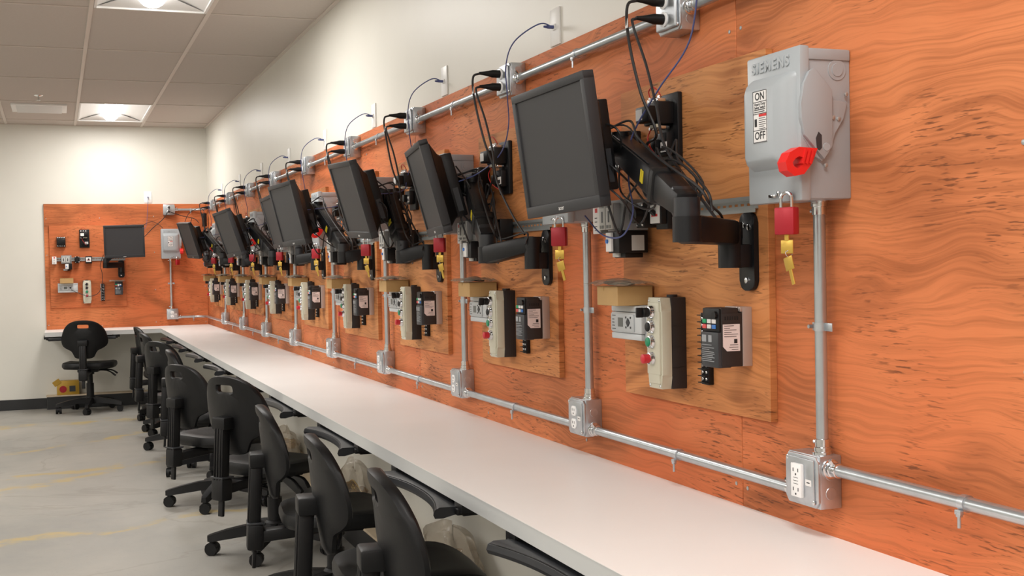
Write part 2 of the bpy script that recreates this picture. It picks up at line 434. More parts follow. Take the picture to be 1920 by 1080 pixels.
v = thing('air_vent', 'white square louvred air vent set in the ceiling', 'air vent', (-.088, 11.03, H), 0)
part(v, 'frame', 'vent_f', lambda b: (b.box(-.22, .22, -.25, -.21, -.008, .006, .002), b.box(-.22, .22, .21, .25, -.008, .006, .002),
                                      b.box(-.22, -.18, -.21, .21, -.008, .006, .002), b.box(.18, .22, -.21, .21, -.008, .006, .002)), M_WHITE)
for i in range(5):
    y = -.17+.085*i; part(v, 'louvre', 'vent_l', lambda b: b.beam((-.18, 0, 0), (.18, 0, 0), .05, .004, .001, (0, .6, .8)), M_WHITE, (0, y, -.004))
part(v, 'throat', 'vent_t', lambda b: b.box(-.18, .18, -.21, .21, .004, .006), M_CHAR)
sp = thing('fire_sprinkler', 'small ceiling sprinkler head near the air vent', 'sprinkler', (-.086, 10.28, H+.006), 0)
part(sp, 'escutcheon', 'spr_e', lambda b: b.lathe((0, 0, 0), (0, 0, -1), [(0, .035), (.004, .034), (.008, .015)]), M_CHROME)
part(sp, 'deflector', 'spr_d', lambda b: (b.cyl((0, 0, -.006), (0, 0, -.04), .006, 8), b.lathe((0, 0, -.038), (0, 0, -1), [(0, .016), (.002, .018)])), M_CHROME)

# base curb under the counter and vinyl base
struct('baseboard_far', lambda b: b.box(XL, -.103, D-.006, D, 0, .10, .001, 1), M_BASE)
curb = struct('trim_1', lambda b: (b.box(-.10, WD, D-.125, D-.001, 0, .118), b.box(WD-.175, WD-.001, -2.0, D-.126, 0, .118)), M_BASE)
part(curb, 'plank', None, lambda b: b.box(-.105, WD-.18, D-.13, D-.001, .118, .13, .002), M_SILL)
part(curb, 'plank', None, lambda b: b.box(WD-.18, WD-.001, -2.0, D-.001, .118, .13, .002), M_SILL)

# worktop: one continuous L
top = thing('worktop', 'long white laminate worktop running along the plywood wall round the corner', 'countertop', (0, 0, 0))
Lshape = [(-.10, YF), (XF, YF), (XF, -1.5), (W, -1.5), (W, DP), (-.10, DP)]
part(top, 'slab', None, lambda b: b.prism(Lshape, lambda p, q, a: (p, q, a), ZT-.04, ZT-.0015), M_EDGE, label='grey worktop edge band')
part(top, 'laminate', None, lambda b: b.prism([(-.1005, YF-.0008), (XF-.0008, YF-.0008), (XF-.0008, -1.5), (W, -1.5), (W, DP), (-.1005, DP)], lambda p, q, a: (p, q, a), ZT-.0015, ZT), M_TOP)
for x, y in ((W-.02, 1.0), (W-.02, 4.6), (W-.02, 8.2)): part(top, 'cleat', 'cleat', lambda b: b.box(-.03, .03, -.02, .02, -.16, 0, .003), M_WHITE, (x+.005, y, ZT-.04))

# ------------------------------------------------------------------ helpers for stations
ORD = ['first', 'second', 'third', 'fourth', 'fifth', 'sixth', 'seventh', 'eighth', 'ninth', 'tenth']
class Frame:
    """wall frame: u to the reader's right, d out of the wall, z up"""
    def __init__(s, x, y, rz): s.o = Vector((x, y, 0)); s.rz = rz; s.c = math.cos(rz); s.s = math.sin(rz)
    def at(s, u, d, z): return (s.o.x+u*s.c+d*s.s, s.o.y+u*s.s-d*s.c, z)

def add_screws(t, pts, r=.004, key=None, material=M_CHROME):
    for p in pts:
        part(t, 'screw', key or ('scr', r), lambda b: b.lathe((0, 0, 0), (0, -1, 0), [(0, r), (.0015, r), (.0025, r*.65)], 10), material, p)

def starter(fr, u, z, where, grp):
    t = thing('motor_starter', 'black motor starter with white labels, '+where, 'motor starter', fr.at(u, .018, z), fr.rz, grp)
    part(t, 'base_plate', 'st_base', lambda b: b.box(-.042, .050, -.014, 0, -.004, .170, .003), M_BLACK2)
    part(t, 'contactor_block', 'st_blk', lambda b: (b.box(-.040, .034, -.058, -.014, .095, .148, .003), b.box(-.036, .030, -.082, -.058, .100, .138, .003)), M_BLACK)
    part(t, 'overload_block', 'st_ov', lambda b: (b.box(-.03, .034, -.036, -.014, .02, .075, .003), b.box(-.022, .002, -.05, -.036, .03, .06, .002)), M_BLACK)
    part(t, 'rating_label', 'st_l1', lambda b: b.box(-.033, -.001, -.0828, -.0818, .106, .132), M_LABEL)
    part(t, 'barcode_label', 'st_l2', lambda b: b.box(.006, .036, -.0375, -.0362, .028, .052), M_LABEL)
    part(t, 'barcode', 'st_bar', lambda b: [b.box(.011+.0022*i, .0122+.0022*i, -.0380, -.0374, .031, .043) for i in range(9)], M_INK)
    for i in range(3):
        part(t, 'terminal', 'st_tm', lambda b: (b.box(-.006, .006, -.052, -.02, 0, .009, .001), b.cyl((0, -.045, .009), (0, -.045, .015), .005, 10)), M_CHROME, (-.027+.022*i, 0, .148))
        part(t, 'terminal', 'st_tm2', lambda b: (b.box(-.005, .005, -.044, -.02, -.008, .0, .001), b.cyl((0, -.044, -.004), (0, -.049, -.004), .004, 10)), M_CHROME, (-.027+.022*i, 0, .092))
    part(t, 'clamp_strip', 'st_cs', lambda b: b.box(-.006, .028, -.060, -.05, .086, .094, .001), M_BEIGE)
    part(t, 'wire', 'st_w1', lambda b: b.tube(spline([(-.027, -.045, .16), (-.026, -.05, .178), (-.005, -.05, .186), (.015, -.045, .172), (.018, -.04, .16)]), .0016, 6), M_REDW, label='red jumper wire')
    part(t, 'wire', 'st_w2', lambda b: b.tube(spline([(-.02, -.05, .085), (-.012, -.062, .06), (.01, -.06, .03), (.02, -.04, .012)]), .0016, 6), M_REDW, label='red jumper wire')
def small_contactor(fr, u, z, where, grp):
    t = thing('contactor', 'small black contactor with two rows of screws, '+where, 'contactor', fr.at(u, .018, z), fr.rz, grp)
    part(t, 'body', 'sc_b', lambda b: (b.box(-.04, .04, -.04, 0, 0, .095, .003), b.box(-.035, .035, -.065, -.04, .02, .075, .004)), M_BLACK)
    for k, zz in enumerate((.086, .009)):
        add_screws(t, [(-.028+.0185*i, -.04, zz) for i in range(4)], .0055)
def din_group(fr, where, grp, sh):
    z0 = 1.403
    t = thing('din_rail', 'slotted zinc mounting rail, '+where, 'mounting rail', fr.at(-.36+sh, .018, z0), fr.rz, grp)
    def rail(b):
        L = .325
        b.box(-L, L, -.001, 0, .009, .0150); b.box(-L, L, -.001, 0, .0205, .026)
        for i in range(27):
            x = -L+.65*i/26; b.box(max(-L, x-.006), min(L, x+.006), -.001, 0, .0150, .0205)
        for a, c in ((.0, .008), (.027, .035)): b.box(-L, L, -.0085, -.0075, a, c)
        b.box(-L, L, -.0085, 0, .0075, .009); b.box(-L, L, -.0085, 0, .026, .0275)
    part(t, 'rail', 'din_rail', rail, M_ZINC)
    # terminal relay at the left end
    t = thing('relay_module', 'narrow grey relay module with white front, '+where, 'relay', fr.at(-.68+sh, .027, 1.376), fr.rz, grp)
    part(t, 'body', 'rm_b', lambda b: b.box(-.02, .02, -.068, 0, 0, .072, .002), M_CONT)
    part(t, 'front', 'rm_f', lambda b: b.box(-.02, .02, -.073, -.068, 0, .072, .001), M_LABEL)
    part(t, 'red_mark', 'rm_r', lambda b: b.box(-.006, .008, -.0735, -.0728, .055, .066), M_REDINK)
    part(t, 'printed_text', 'rm_i', lambda b: [b.box(-.008, .006, -.0735, -.0728, zz, zz+.002) for zz in (.008, .018, .03, .04)], M_INK)
    # grey contactor
    t = thing('contactor', 'grey rail-mounted contactor with overload relay below, '+where, 'contactor', fr.at(-.572+sh, .027, 1.38), fr.rz, grp)
    part(t, 'body', 'gc_b', lambda b: (b.box(-.047, .047, -.07, 0, 0, .078, .003), b.box(-.044, .03, -.088, -.07, .004, .070, .002)), M_CONT)
    part(t, 'front', 'gc_f', lambda b: [b.box(x, x+.034, -.094, -.088, .004, .070, .0015) for x in (-.044, -.006)], M_CONTW)
    part(t, 'slot', 'gc_s', lambda b: [b.box(x+.004+.007*i, x+.007+.007*i, -.0945, -.0935, zz, zz+.008) for x in (-.044, -.006) for i in range(4) for zz in (.007, .059)]
         + [b.box(x+.013, x+.021, -.0945, -.0935, .022, .05) for x in (-.044, -.006)], M_CHAR)
    ov = part(t, 'overload_relay', 'gc_o', lambda b: (b.box(-.012, .05, -.085, -.004, -.056, -.001, .002), b.box(-.03, .034, -.06, -.01, -.068, -.05, .002)), M_BLACK)
    part(ov, 'front', 'gc_of', lambda b: b.box(-.012, .018, -.092, -.085, -.052, -.004, .001), M_LABEL, label='white relay front')
    part(ov, 'dial', 'gc_od', lambda b: b.cyl((-.002, -.092, -.026), (-.002, -.096, -.026), .0055, 12), M_BLUEB, label='blue setting dial')
    part(ov, 'side_label', 'gc_ol', lambda b: b.box(.0501, .0506, -.05, -.015, -.05, -.012), M_CONTW)
    part(ov, 'terminal_row', 'gc_ot', lambda b: b.box(-.028, .008, -.066, -.058, -.066, -.053, .001), M_CONTW)
    # black relay and white-fronted switch
    t = thing('relay_socket', 'black round-sided relay clipped on the mounting rail, '+where, 'relay', fr.at(-.475+sh, .027, 1.385), fr.rz, grp)
    part(t, 'body', 'rs_b', lambda b: (b.box(-.022, .022, -.05, 0, 0, .062, .003), b.cyl((0, -.048, .031), (0, -.07, .031), .02, 18)), M_BLACK)
    add_screws(t, [(-.015, -.05, .055), (.015, -.05, .055), (-.015, -.05, .007), (.015, -.05, .007)], .004)
    t = thing('isolator', 'black breaker with white and red front, '+where, 'breaker', fr.at(-.37+sh, .027, 1.378), fr.rz, grp)
    part(t, 'body', 'is_b', lambda b: (b.box(-.03, .028, -.045, 0, 0, .07, .002), b.box(-.027, .025, -.06, -.045, .012, .06, .002)), M_BLACK)
    part(t, 'front', 'is_f', lambda b: b.box(-.026, .02, -.063, -.06, .014, .058, .001), M_LABEL)
    part(t, 'toggle', 'is_t', lambda b: b.beam((-.003, -.06, .034), (-.003, -.074, .046), .014, .01, .002), M_BLACK)
    part(t, 'red_mark', 'is_r', lambda b: b.box(-.018, .012, -.0636, -.0628, .030, .036), M_REDINK)
def plc(fr, u, z, where, grp):
    t = thing('logic_controller', 'light grey logic controller with small display, '+where, 'controller', fr.at(u, .018, z), fr.rz, grp)
    part(t, 'body', 'plc_b', lambda b: (b.box(-.09, .09, -.045, 0, 0, .088, .003), b.box(-.084, .086, -.058, -.045, .018, .070, .003)), M_PLC)
    part(t, 'terminal_cover', 'plc_t', lambda b: b.box(-.088, .082, -.056, -.045, .071, .087, .003), M_PLC)
    part(t, 'terminal_cover', 'plc_t2', lambda b: b.box(-.088, .082, -.056, -.045, .001, .017, .003), M_PLC)
    part(t, 'front_panel', 'plc_p', lambda b: b.box(-.078, .05, -.062, -.058, .022, .066, .001), M_PLCD)
    part(t, 'display', 'plc_d', lambda b: b.box(-.036, -.008, -.0626, -.0618, .033, .056), M_DISP)
    part(t, 'keypad', 'plc_k', lambda b: (b.prism([(.012, .045), (.022, .056), (.032, .045), (.022, .034)], FRONT, .062, .0645),
                                          b.box(.006, .012, -.063, -.062, .03, .035), b.box(.032, .038, -.063, -.062, .03, .035), b.box(.006, .012, -.063, -.062, .055, .06), b.box(.032, .038, -.063, -.062, .055, .06)), M_CHAR)
    part(t, 'port', 'plc_o', lambda b: b.box(.0895, .0905, -.032, -.02, .03, .058), M_DARK)
    part(t, 'printed_text', 'plc_i', lambda b: [b.box(-.07, -.07+w_, -.0625, -.0618, zz, zz+.002) for zz, w_ in ((.06, .02), (.05, .012), (.042, .012), (.034, .014), (.026, .02))], M_CHAR)
def carton(fr, u, z, where, grp, bag=True, seed=0):
    t = thing('carton', 'small brown cardboard box on the grey logic controller, '+where, 'box', fr.at(u, .024, z), fr.rz, grp)
    part(t, 'box_body', 'ct_b', lambda b: b.box(-.06, .06, -.098, 0, 0, .047, .001, 1), M_CARTON)
    part(t, 'lid_flap', 'ct_f', lambda b: (b.box(-.0605, .0605, -.0985, .0005, .0465, .0485, .0005, 1), b.prism([(-.022, .0485), (-.016, .0485), (-.019, .036)], FRONT, .098, .0988)), M_CARTON2)
    if not bag: return
    t = thing('plastic_bag', 'clear bag of coiled cable on the cardboard box, '+where, 'plastic bag', fr.at(u, .024+.05, z+.0487), fr.rz, grp)
    rnd = random.Random(seed % 3)
    def sheetf(b):
        n, m_ = 14, 8; V = []
        for i in range(n+1):
            for j in range(m_+1):
                x = -.115+.2*i/n; y = -.062+.112*j/m_
                e = max(abs(x+.015)/.1, abs(y+.006)/.056)
                zz = .004+.014*max(0, 1-e**2)+rnd.uniform(-.003, .003)
                if e > .8: zz = max(.0015, zz-.003+rnd.uniform(0, .006))
                V.append((x+rnd.uniform(-.003, .003), y+rnd.uniform(-.003, .003), zz))
        top_ = [b.bm.verts.new(p) for p in V]; bot = [b.bm.verts.new((p[0], p[1], .0005)) for p in V]; q = m_+1
        for i in range(n):
            for j in range(m_):
                a = i*q+j; b.bm.faces.new((top_[a], top_[a+q], top_[a+q+1], top_[a+1])); b.bm.faces.new((bot[a], bot[a+1], bot[a+q+1], bot[a+q]))
    part(t, 'film', ('bag_f', seed % 3), sheetf, M_BAG)
    def coil(b):
        pts = []
        for i in range(70):
            a = i*.42; r = .8+.2*math.sin(i*.37)
            pts.append((-.01+.062*r*math.cos(a), -.008+.033*r*math.sin(a), .004+.007*(i/70)+.001*math.sin(i)))
        b.tube(pts, .0022, 5)
    part(t, 'cable_coil', 'bag_c', coil, M_BLACK)
def control_station(fr, u, z, where, grp, knob=0.0):
    t = thing('control_station', 'beige four-button control box with black back, '+where, 'control box', fr.at(u, .018, z), fr.rz, grp)
    part(t, 'back_box', 'cs_b', lambda b: (b.box(-.036, .036, -.040, 0, 0, .218, .002), [b.box(.0355, .0368, -.038, -.004, zz, zz+.001) for zz in (.05, .1, .15)], b.cyl((0, -.018, .216), (0, -.018, .224), .013, 16)), M_BROWNBLK)
    def cover(b):
        poly = [(-.032, 0), (.032, 0), (.034, .028), (.0375, .034), (.0375, .185), (.034, .191), (.032, .218), (-.032, .218), (-.034, .191), (-.0375, .185), (-.0375, .034), (-.034, .028)]
        b.prism(poly, FRONT, .040, .066, .002); b.prism([(p*.86, q) for p, q in poly[3:5]+poly[9:11]], FRONT, .064, .071, .002)
        b.box(-.028, .028, -.070, -.064, .012, .206, .002)
    part(t, 'cover', 'cs_c', cover, M_BEIGE)
    add_screws(t, [(sx*.026, -.066, zz) for sx in (-1, 1) for zz in (.007, .211)], .0035)
    for k, (zz, mt, nm) in enumerate(((.183, M_BLACK2, 'selector'), (.148, M_BLACK2, 'black'), (.112, M_GREEN, 'green'), (.076-.004, M_REDB, 'red'))):
        bz = part(t, 'bezel', 'cs_bz', lambda b: b.lathe((0, 0, 0), (0, -1, 0), [(0, .0165), (.003, .0165), (.006, .015), (.011, .0145), (.012, .012)], 24), M_CHROME, (-.004, -.071, zz))
        if nm == 'selector':
            kb = part(t, 'selector_knob', 'cs_kn', lambda b: (b.lathe((0, 0, 0), (0, -1, 0), [(0, .0115), (.012, .011), (.014, .009)], 20), b.box(-.004, .004, -.03, -.012, -.012, .012, .002)), M_BLACK2, (-.004, -.083, zz), 'black selector knob')
            kb.rotation_euler = (0, knob, 0)
        else:
            ln = .016 if nm == 'red' else .003
            part(t, 'push_button', ('cs_pb', nm), lambda b: b.lathe((0, 0, 0), (0, -1, 0), [(0, .0112), (ln, .0112), (ln+.0015, .009)], 20), mt, (-.004, -.082, zz), nm+' push button')
def drive(fr, u, z, where, grp):
    t = thing('motor_drive', 'charcoal variable-speed motor drive with keypad, '+where, 'motor drive', fr.at(u, .018, z), fr.rz, grp)
    part(t, 'heat_sink', 'vf_h', lambda b: (b.box(-.036, .036, -.024, 0, 0, .128, .001), b.box(.012, .036, -.030, -.024, .118, .128, .001)), M_ALU)
    part(t, 'body', 'vf_b', lambda b: (b.box(-.036, .036, -.076, -.024, .0, .116, .002), b.box(-.036, .036, -.076, -.034, .114, .127, .002)), M_BROWNBLK)
    part(t, 'lower_cover', 'vf_l', lambda b: (b.box(-.0375, .034, -.084, -.05, -.002, .075, .003),), M_CHAR)
    part(t, 'keypad_panel', 'vf_p', lambda b: b.box(-.035, .034, -.081, -.076, .076, .126, .002), M_BLACK2)
    for i, mt in enumerate((M_GREENK, M_LABEL, M_LABEL, M_REDK, M_LABEL, M_BLUEB)):
        x, zz = -.0255+.02*(i % 3), .098-.0115*(i//3)
        part(t, 'key', ('vf_k', i), lambda b: b.box(-.0078, .0078, -.0835, -.081, -.0045, .0045, .001), mt, (x, 0, zz))
    part(t, 'speed_dial', 'vf_d', lambda b: b.cyl((.022, -.081, .112), (.022, -.087, .112), .008, 16), M_BLACK)
    part(t, 'rating_label', 'vf_r', lambda b: b.prism([(-.066, .044), (-.057, .034), (-.028, .034), (-.028, .092), (-.066, .092)],
         lambda p, q, a: (.036+a, -.073+(p+.066)*1.1, q), 0, .0008), M_PINKL)
    part(t, 'printed_text', 'vf_t', lambda b: ([b.box(.0368, .0372, -.070, -.070+w_, zz, zz+.0011) for zz, w_ in ((.088, .024), (.083, .014), (.079, .030), (.074, .018), (.070, .034), (.065, .03)) ] + [b.box(.0368, .0372, -.036-w_, -.036, zz, zz+.0011) for zz, w_ in ((.047, .02), (.042, .022), (.037, .016))],
                                            b.box(.0368, .0372, -.046, -.038, .051, .06)), M_INK)
    part(t, 'vent_slots', 'vf_v', lambda b: [b.box(.0358, .0364, y, y+.003, zz, zz+.008) for zz in (.101, ) for y in [-.068+.006*i for i in range(6)]], M_DARK)
    part(t, 'cover_text', 'vf_c', lambda b: [b.box(-.033, -.033+w_, -.0846, -.0838, zz, zz+.0013) for zz, w_ in ((.046, .04), (.040, .05), (.036, .03), (.031, .05), (.027, .052), (.023, .045), (.019, .052), (.015, .04), (.011, .05))]
         + [b.box(-.033, -.015, -.0846, -.0838, .053, .068), b.box(-.006, .008, -.0846, -.0838, .053, .068)], M_GREYD)
    add_screws(t, [(.027, -.03, .123)], .005)
def terminal_strip(fr, u, z, where, grp):
    t = thing('terminal_strip', 'upright black terminal strip with metal screws, '+where, 'terminal strip', fr.at(u, .018, z), fr.rz, grp)
    part(t, 'base', 'ts_b', lambda b: (b.box(-.016, .016, -.014, 0, 0, .165, .001), [b.box(-.016, .016, -.024, -.014, .004+.0155*i, .006+.0155*i) for i in range(11)]), M_BLACK)
    part(t, 'end_strip', 'ts_e', lambda b: b.box(-.021, -.016, -.012, 0, 0, .165, .001), M_ZINC)
    add_screws(t, [(sx*.008, -.014, .013+.0155*i) for sx in (-1, 1) for i in range(10)], .0045, 'ts_s', M_CHROME)

def outlet_low(fr, u, label, grp, gfci):
    t = thing('outlet_box', label, 'outlet box', fr.at(u, 0, .814), fr.rz, grp)
    part(t, 'box', 'ob_b', lambda b: b.box(-.053, .053, -.050, 0, 0, .104, .0025), M_GALV)
    part(t, 'cover', 'ob_c', lambda b: (b.prism([(-.055, .012), (-.045, 0), (.045, 0), (.055, .012), (.055, .088), (.045, .1), (-.045, .1), (-.055, .088)], FRONT, .050, .056, .0015),
                                        b.box(-.045, .045, -.060, -.056, .006, .094, .003)), M_GALV, (0, 0, .002))
    for sx, zz in ((1, .013), (-1, .092)): add_screws(t, [(sx*.043, -.058, zz)], .005)
    for zz in (.03, .068): part(t, 'knockout', 'ob_k', lambda b: b.lathe((.053, -.025, 0), (1, 0, 0), [(0, .0125), (.0008, .0118)], 18), M_GALV, (0, 0, zz))
    if gfci:
        rc = part(t, 'receptacle', 'ob_g', lambda b: b.box(-.020, .014, -.068, -.060, .018, .084, .0015), M_OUTLET, label='white square-edged receptacle')
        part(rc, 'slot', 'ob_gs', lambda b: ([b.box(x, x+.002, -.0685, -.0678, zz, zz+.007) for x in (-.012, .004) for zz in (.068, .03)], [b.cyl((-.003, -.0678, zz), (-.003, -.0685, zz), .0022, 8) for zz in (.063, .024)],
                                             b.box(-.011, .005, -.0685, -.0678, .056, .0568), b.box(-.011, .005, -.0685, -.0678, .05, .0508), b.box(-.011, .005, -.0685, -.0678, .044, .0448)), M_INK)
    else:
        for zz in (.066, .03):
            rc = part(t, 'receptacle', 'ob_r', lambda b: b.prism([(.0165*math.cos(a), max(-.0135, min(.0135, .0175*math.sin(a)))) for a in [2*math.pi*i/20 for i in range(20)]], FRONT, .060, .0635, .0005), M_OUTLET, (-.004, 0, zz+.003), label='white round receptacle')
            part(rc, 'slot', 'ob_rs', lambda b: (b.box(-.007, -.005, -.0640, -.0633, 0, .007), b.box(.005, .007, -.0640, -.0633, 0, .007), b.cyl((0, -.0633, -.007), (0, -.0640, -.007), .0025, 8)), M_INK)
    part(t, 'sticker', 'ob_l', lambda b: b.box(.019, .038, -.0608, -.0600, .044, .056), M_LABEL)
    part(t, 'sticker_print', 'ob_lt', lambda b: b.box(.0235, .0335, -.0611, -.0606, .049, .0512), M_INK)
def outlet_up(fr, u, label, grp):
    t = thing('outlet_box', label, 'outlet box', fr.at(u, 0, 1.840), fr.rz, grp)
    part(t, 'box', 'ub_b', lambda b: b.box(-.053, .053, -.050, 0, 0, .104, .0025), M_GALV)
    part(t, 'cover', 'ub_c', lambda b: (b.prism([(-.056, .012), (-.045, 0), (.045, 0), (.056, .012), (.056, .09), (.045, .102), (-.045, .102), (-.056, .09)], FRONT, .050, .054, .001),
                                        b.box(-.048, .048, -.064, -.054, .006, .096, .006, 3)), M_GALV, (0, 0, .001))
    for zz in (.074, .032):
        part(t, 'receptacle', 'ub_r', lambda b: b.lathe((0, -.063, 0), (0, -1, 0), [(0, .018), (.004, .018), (.005, .016)], 20), M_OUTLET, (-.004, 0, zz), label='white round receptacle')
    for zz in (.026, .08): part(t, 'knockout', 'ob_k', lambda b: b.lathe((.053, -.025, 0), (1, 0, 0), [(0, .0125), (.0008, .0118)], 18), M_GALV, (0, 0, zz))
    for sx, zz in ((1, .013), (-1, .092)): add_screws(t, [(sx*.045, -.056, zz)], .005)

def clip(parent, loc, axis, key):
    """hanger clip with its bolt around a conduit"""
    def f(b):
        if axis == 'v':
            b.lathe((0, 0, -.008), (0, 0, 1), [(0, .0135), (.016, .0135)], 16); b.box(.012, .036, -.0, .003, -.008, .008, .001); b.box(-.030, -.012, .001, .003, -.008, .008, .001)
            b.cyl((-.024, .003, 0), (-.024, -.012, 0), .004, 8)
        else:
            b.lathe((-.007, 0, 0), (1, 0, 0), [(0, .0145), (.014, .0145)], 16); b.box(-.007, .007, .0, .026, -.004, .004); b.box(-.007, .007, -.018, -.010, -.018, -.010, .001)
            b.cyl((0, -.014, -.010), (0, -.014, -.040), .003, 8); b.cyl((0, -.014, -.016), (0, -.014, -.021), .006, 6)
    return part(parent, 'strap', key, f, M_GALV, loc)
def connector(parent, p, ax, key):
    def f(b):
        b.lathe((0, 0, 0), ax, [(0, .0195), (.005, .0195), (.006, .0165), (.014, .0165), (.015, .0145), (.030, .0145), (.031, .0125)], 18)
        q = Vector(ax)*.022; side = Vector((-1, 0, 0)) if abs(ax[2]) > .5 else Vector((0, -.6, .8))
        b.cyl(q+side*.012, q+side*.026, .0042, 8)
    return part(parent, 'connector', key, f, M_CHROME, p)

def disconnect(fr, u, where, grp, knob_down=True):
    """safety switch: body, raised door, side lever mechanism"""
    t = thing('safety_switch', 'grey steel safety switch with red handle, '+where, 'safety switch', fr.at(u, 0, 1.415), fr.rz, grp)
    w, h, d = .0875, .283, .115
    part(t, 'body', 'ds_b', lambda b: (b.box(-w, w, -d+.012, 0, 0, h, .003), b.box(w-.001, w+.003, -d+.02, -.002, h-.022, h-.002, .0015)), M_GREYD)
    part(t, 'door', 'ds_d', lambda b: b.box(-w-.004, w+.004, -d, -d+.022, -.004, h+.004, .004, 2), M_GREY)
    def bulge(b):
        def ring(x0, x1, z0, z1, y, r): return [(p, y, q) for p, q in rrect(x1-x0, z1-z0, r, 5, (x0+x1)/2, (z0+z1)/2)]
        b.loft([ring(-w+.008, w-.006, .060, h-.040, -d+.002, .012), ring(-w+.010, w-.008, .062, h-.042, -d-.003, .014), ring(-w+.014, w-.026, .070, h-.052, -d-.016, .014), ring(-w+.020, w-.046, .078, h-.062, -d-.022, .012), ring(-w+.024, w-.052, .082, h-.066, -d-.0235, .008)])
    part(t, 'door_panel', 'ds_p', bulge, M_GREY)
    X0, X1, yl = -.0315, .0165, -d-.0233
    lb = part(t, 'label', 'ds_l', lambda b: b.box(X0, X1, yl-.0014, yl, .114, .214), M_LABEL, label='white ON and OFF label')
    part(lb, 'label_frame', 'ds_lf', lambda b: ([b.box(x, x+.0012, yl-.0018, yl-.0013, .114, .214) for x in (X0, X1-.0012)], [b.box(X0, X1, yl-.0018, yl-.0013, zz, zz+.0012) for zz in (.114, .137, .169, .192, .2128)],
         [b.box(-.027, -.027+w_, yl-.0018, yl-.0013, zz, zz+.0015) for zz, w_ in ((.1765, .038), (.1725, .036))], b.box(-.026, -.018, yl-.0018, yl-.0013, .145, .160),
         [b.box(-.011, -.011+w_, yl-.0018, yl-.0013, zz, zz+.001) for zz, w_ in ((.160, .022), (.156, .025), (.152, .022), (.148, .024), (.144, .018), (.140, .022))]), M_INK)
    part(lb, 'warning_mark', 'ds_lw', lambda b: b.box(-.011, .0155, yl-.0018, yl-.0013, .1635, .1685), M_REDINK)
    text_part(lb, 'label_text', 'ds_on', 'ON', .021, .0003, M_INK, facing(-.0075, yl-.0016, .2025), .0002)
    text_part(lb, 'label_text', 'ds_off', 'OFF', .021, .0003, M_INK, facing(-.0075, yl-.0016, .1265), .0002)
    text_part(lb, 'label_text', 'ds_t1', 'Heavy Duty', .0080, .0003, M_INK, facing(-.0075, yl-.0016, .188))
    text_part(lb, 'label_text', 'ds_t2', 'Safety Switch', .0072, .0003, M_INK, facing(-.0075, yl-.0016, .1815))
    text_part(t, 'raised_letters', 'ds_brand', 'SIEMENS', .029, .0013, M_GREY, facing(-.006, -d-.0006, .263), .0009, 1.25)
    # lever mechanism on the right side: (distance from wall, z)
    poly = [(.011, .183), (.020, .149), (.040, .125), (.051, .088), (.069, .070), (.085, .078), (.109, .112), (.117, .150), (.117, .176), (.111, .211), (.100, .236), (.09, .242), (.080, .238), (.052, .205), (.046, .202), (.046, .185)]
    part(t, 'side_plate', 'ds_s', lambda b: b.prism(poly, lambda p, q, a: (a, -p, q), w, w+.006, .0012), M_GREYD)
    part(t, 'lever', 'ds_v', lambda b: b.prism([(.050, .098), (.069, .073), (.112, .118), (.119, .150), (.119, .176), (.113, .213), (.10, .237), (.09, .243), (.082, .238), (.05, .203)], lambda p, q, a: (a, -p, q), w+.006, w+.013, .0012), M_GREYD)
    part(t, 'lever_window', 'ds_w', lambda b: b.prism([(.075, .094), (.08, .089), (.086, .092), (.088, .112), (.082, .124), (.075, .118)], lambda p, q, a: (a, -p, q), w+.0128, w+.0138), M_CHAR)
    part(t, 'knockout', 'ds_k', lambda b: (b.lathe((w+.0, -.030, .243), (1, 0, 0), [(0, .020), (.0015, .0195), (.0015, .0125), (.003, .012)], 24)), M_GREYD)
    part(t, 'pivot_cap', 'ds_k2', lambda b: b.lathe((w+.013, -.064, .096), (1, 0, 0), [(0, .008), (.001, .0075)], 16), M_GREYD)
    for y, zz in ((-.014, .197), (-.044, .152), (-.032, .150), (-.062, .062)):
        part(t, 'screw', 'ds_sc', lambda b: b.lathe((0, 0, 0), (1, 0, 0), [(0, .0042), (.003, .0042), (.004, .0025)], 8), M_ZINC, (w+.005, y, zz))
    def handle(b):
        # an openwork grip pointing out and down from the lever, (distance from wall, z)
        o = [(.092, .092), (.132, .094), (.152, .084), (.162, .066), (.158, .050), (.142, .040), (.122, .044), (.104, .064)]
        i_ = [(.122, .074), (.132, .077), (.140, .073), (.147, .065), (.144, .058), (.136, .054), (.127, .058), (.122, .066)]
        for k in range(8):
            k2 = (k+1) % 8
            b.prism([o[k], o[k2], i_[k2], i_[k]], lambda p, q, a: (a, -p, q), w-.004, w+.024)
        for f_ in (.1, .108, .116): b.prism([(f_, .09), (f_+.004, .091), (f_+.012, .064), (f_+.008, .062)], lambda p, q, a: (a, -p, q), w-.006, w+.027)
    part(t, 'handle', 'ds_h', handle, M_RED, label='red lever handle')
    part(t, 'hasp', 'ds_hp', lambda b: (b.box(-.012, .012, -d-.006, -d+.004, .006, .012, .001), b.box(.014, .022, -d-.004, -d+.004, .008, .018, .001)), M_CHROME)
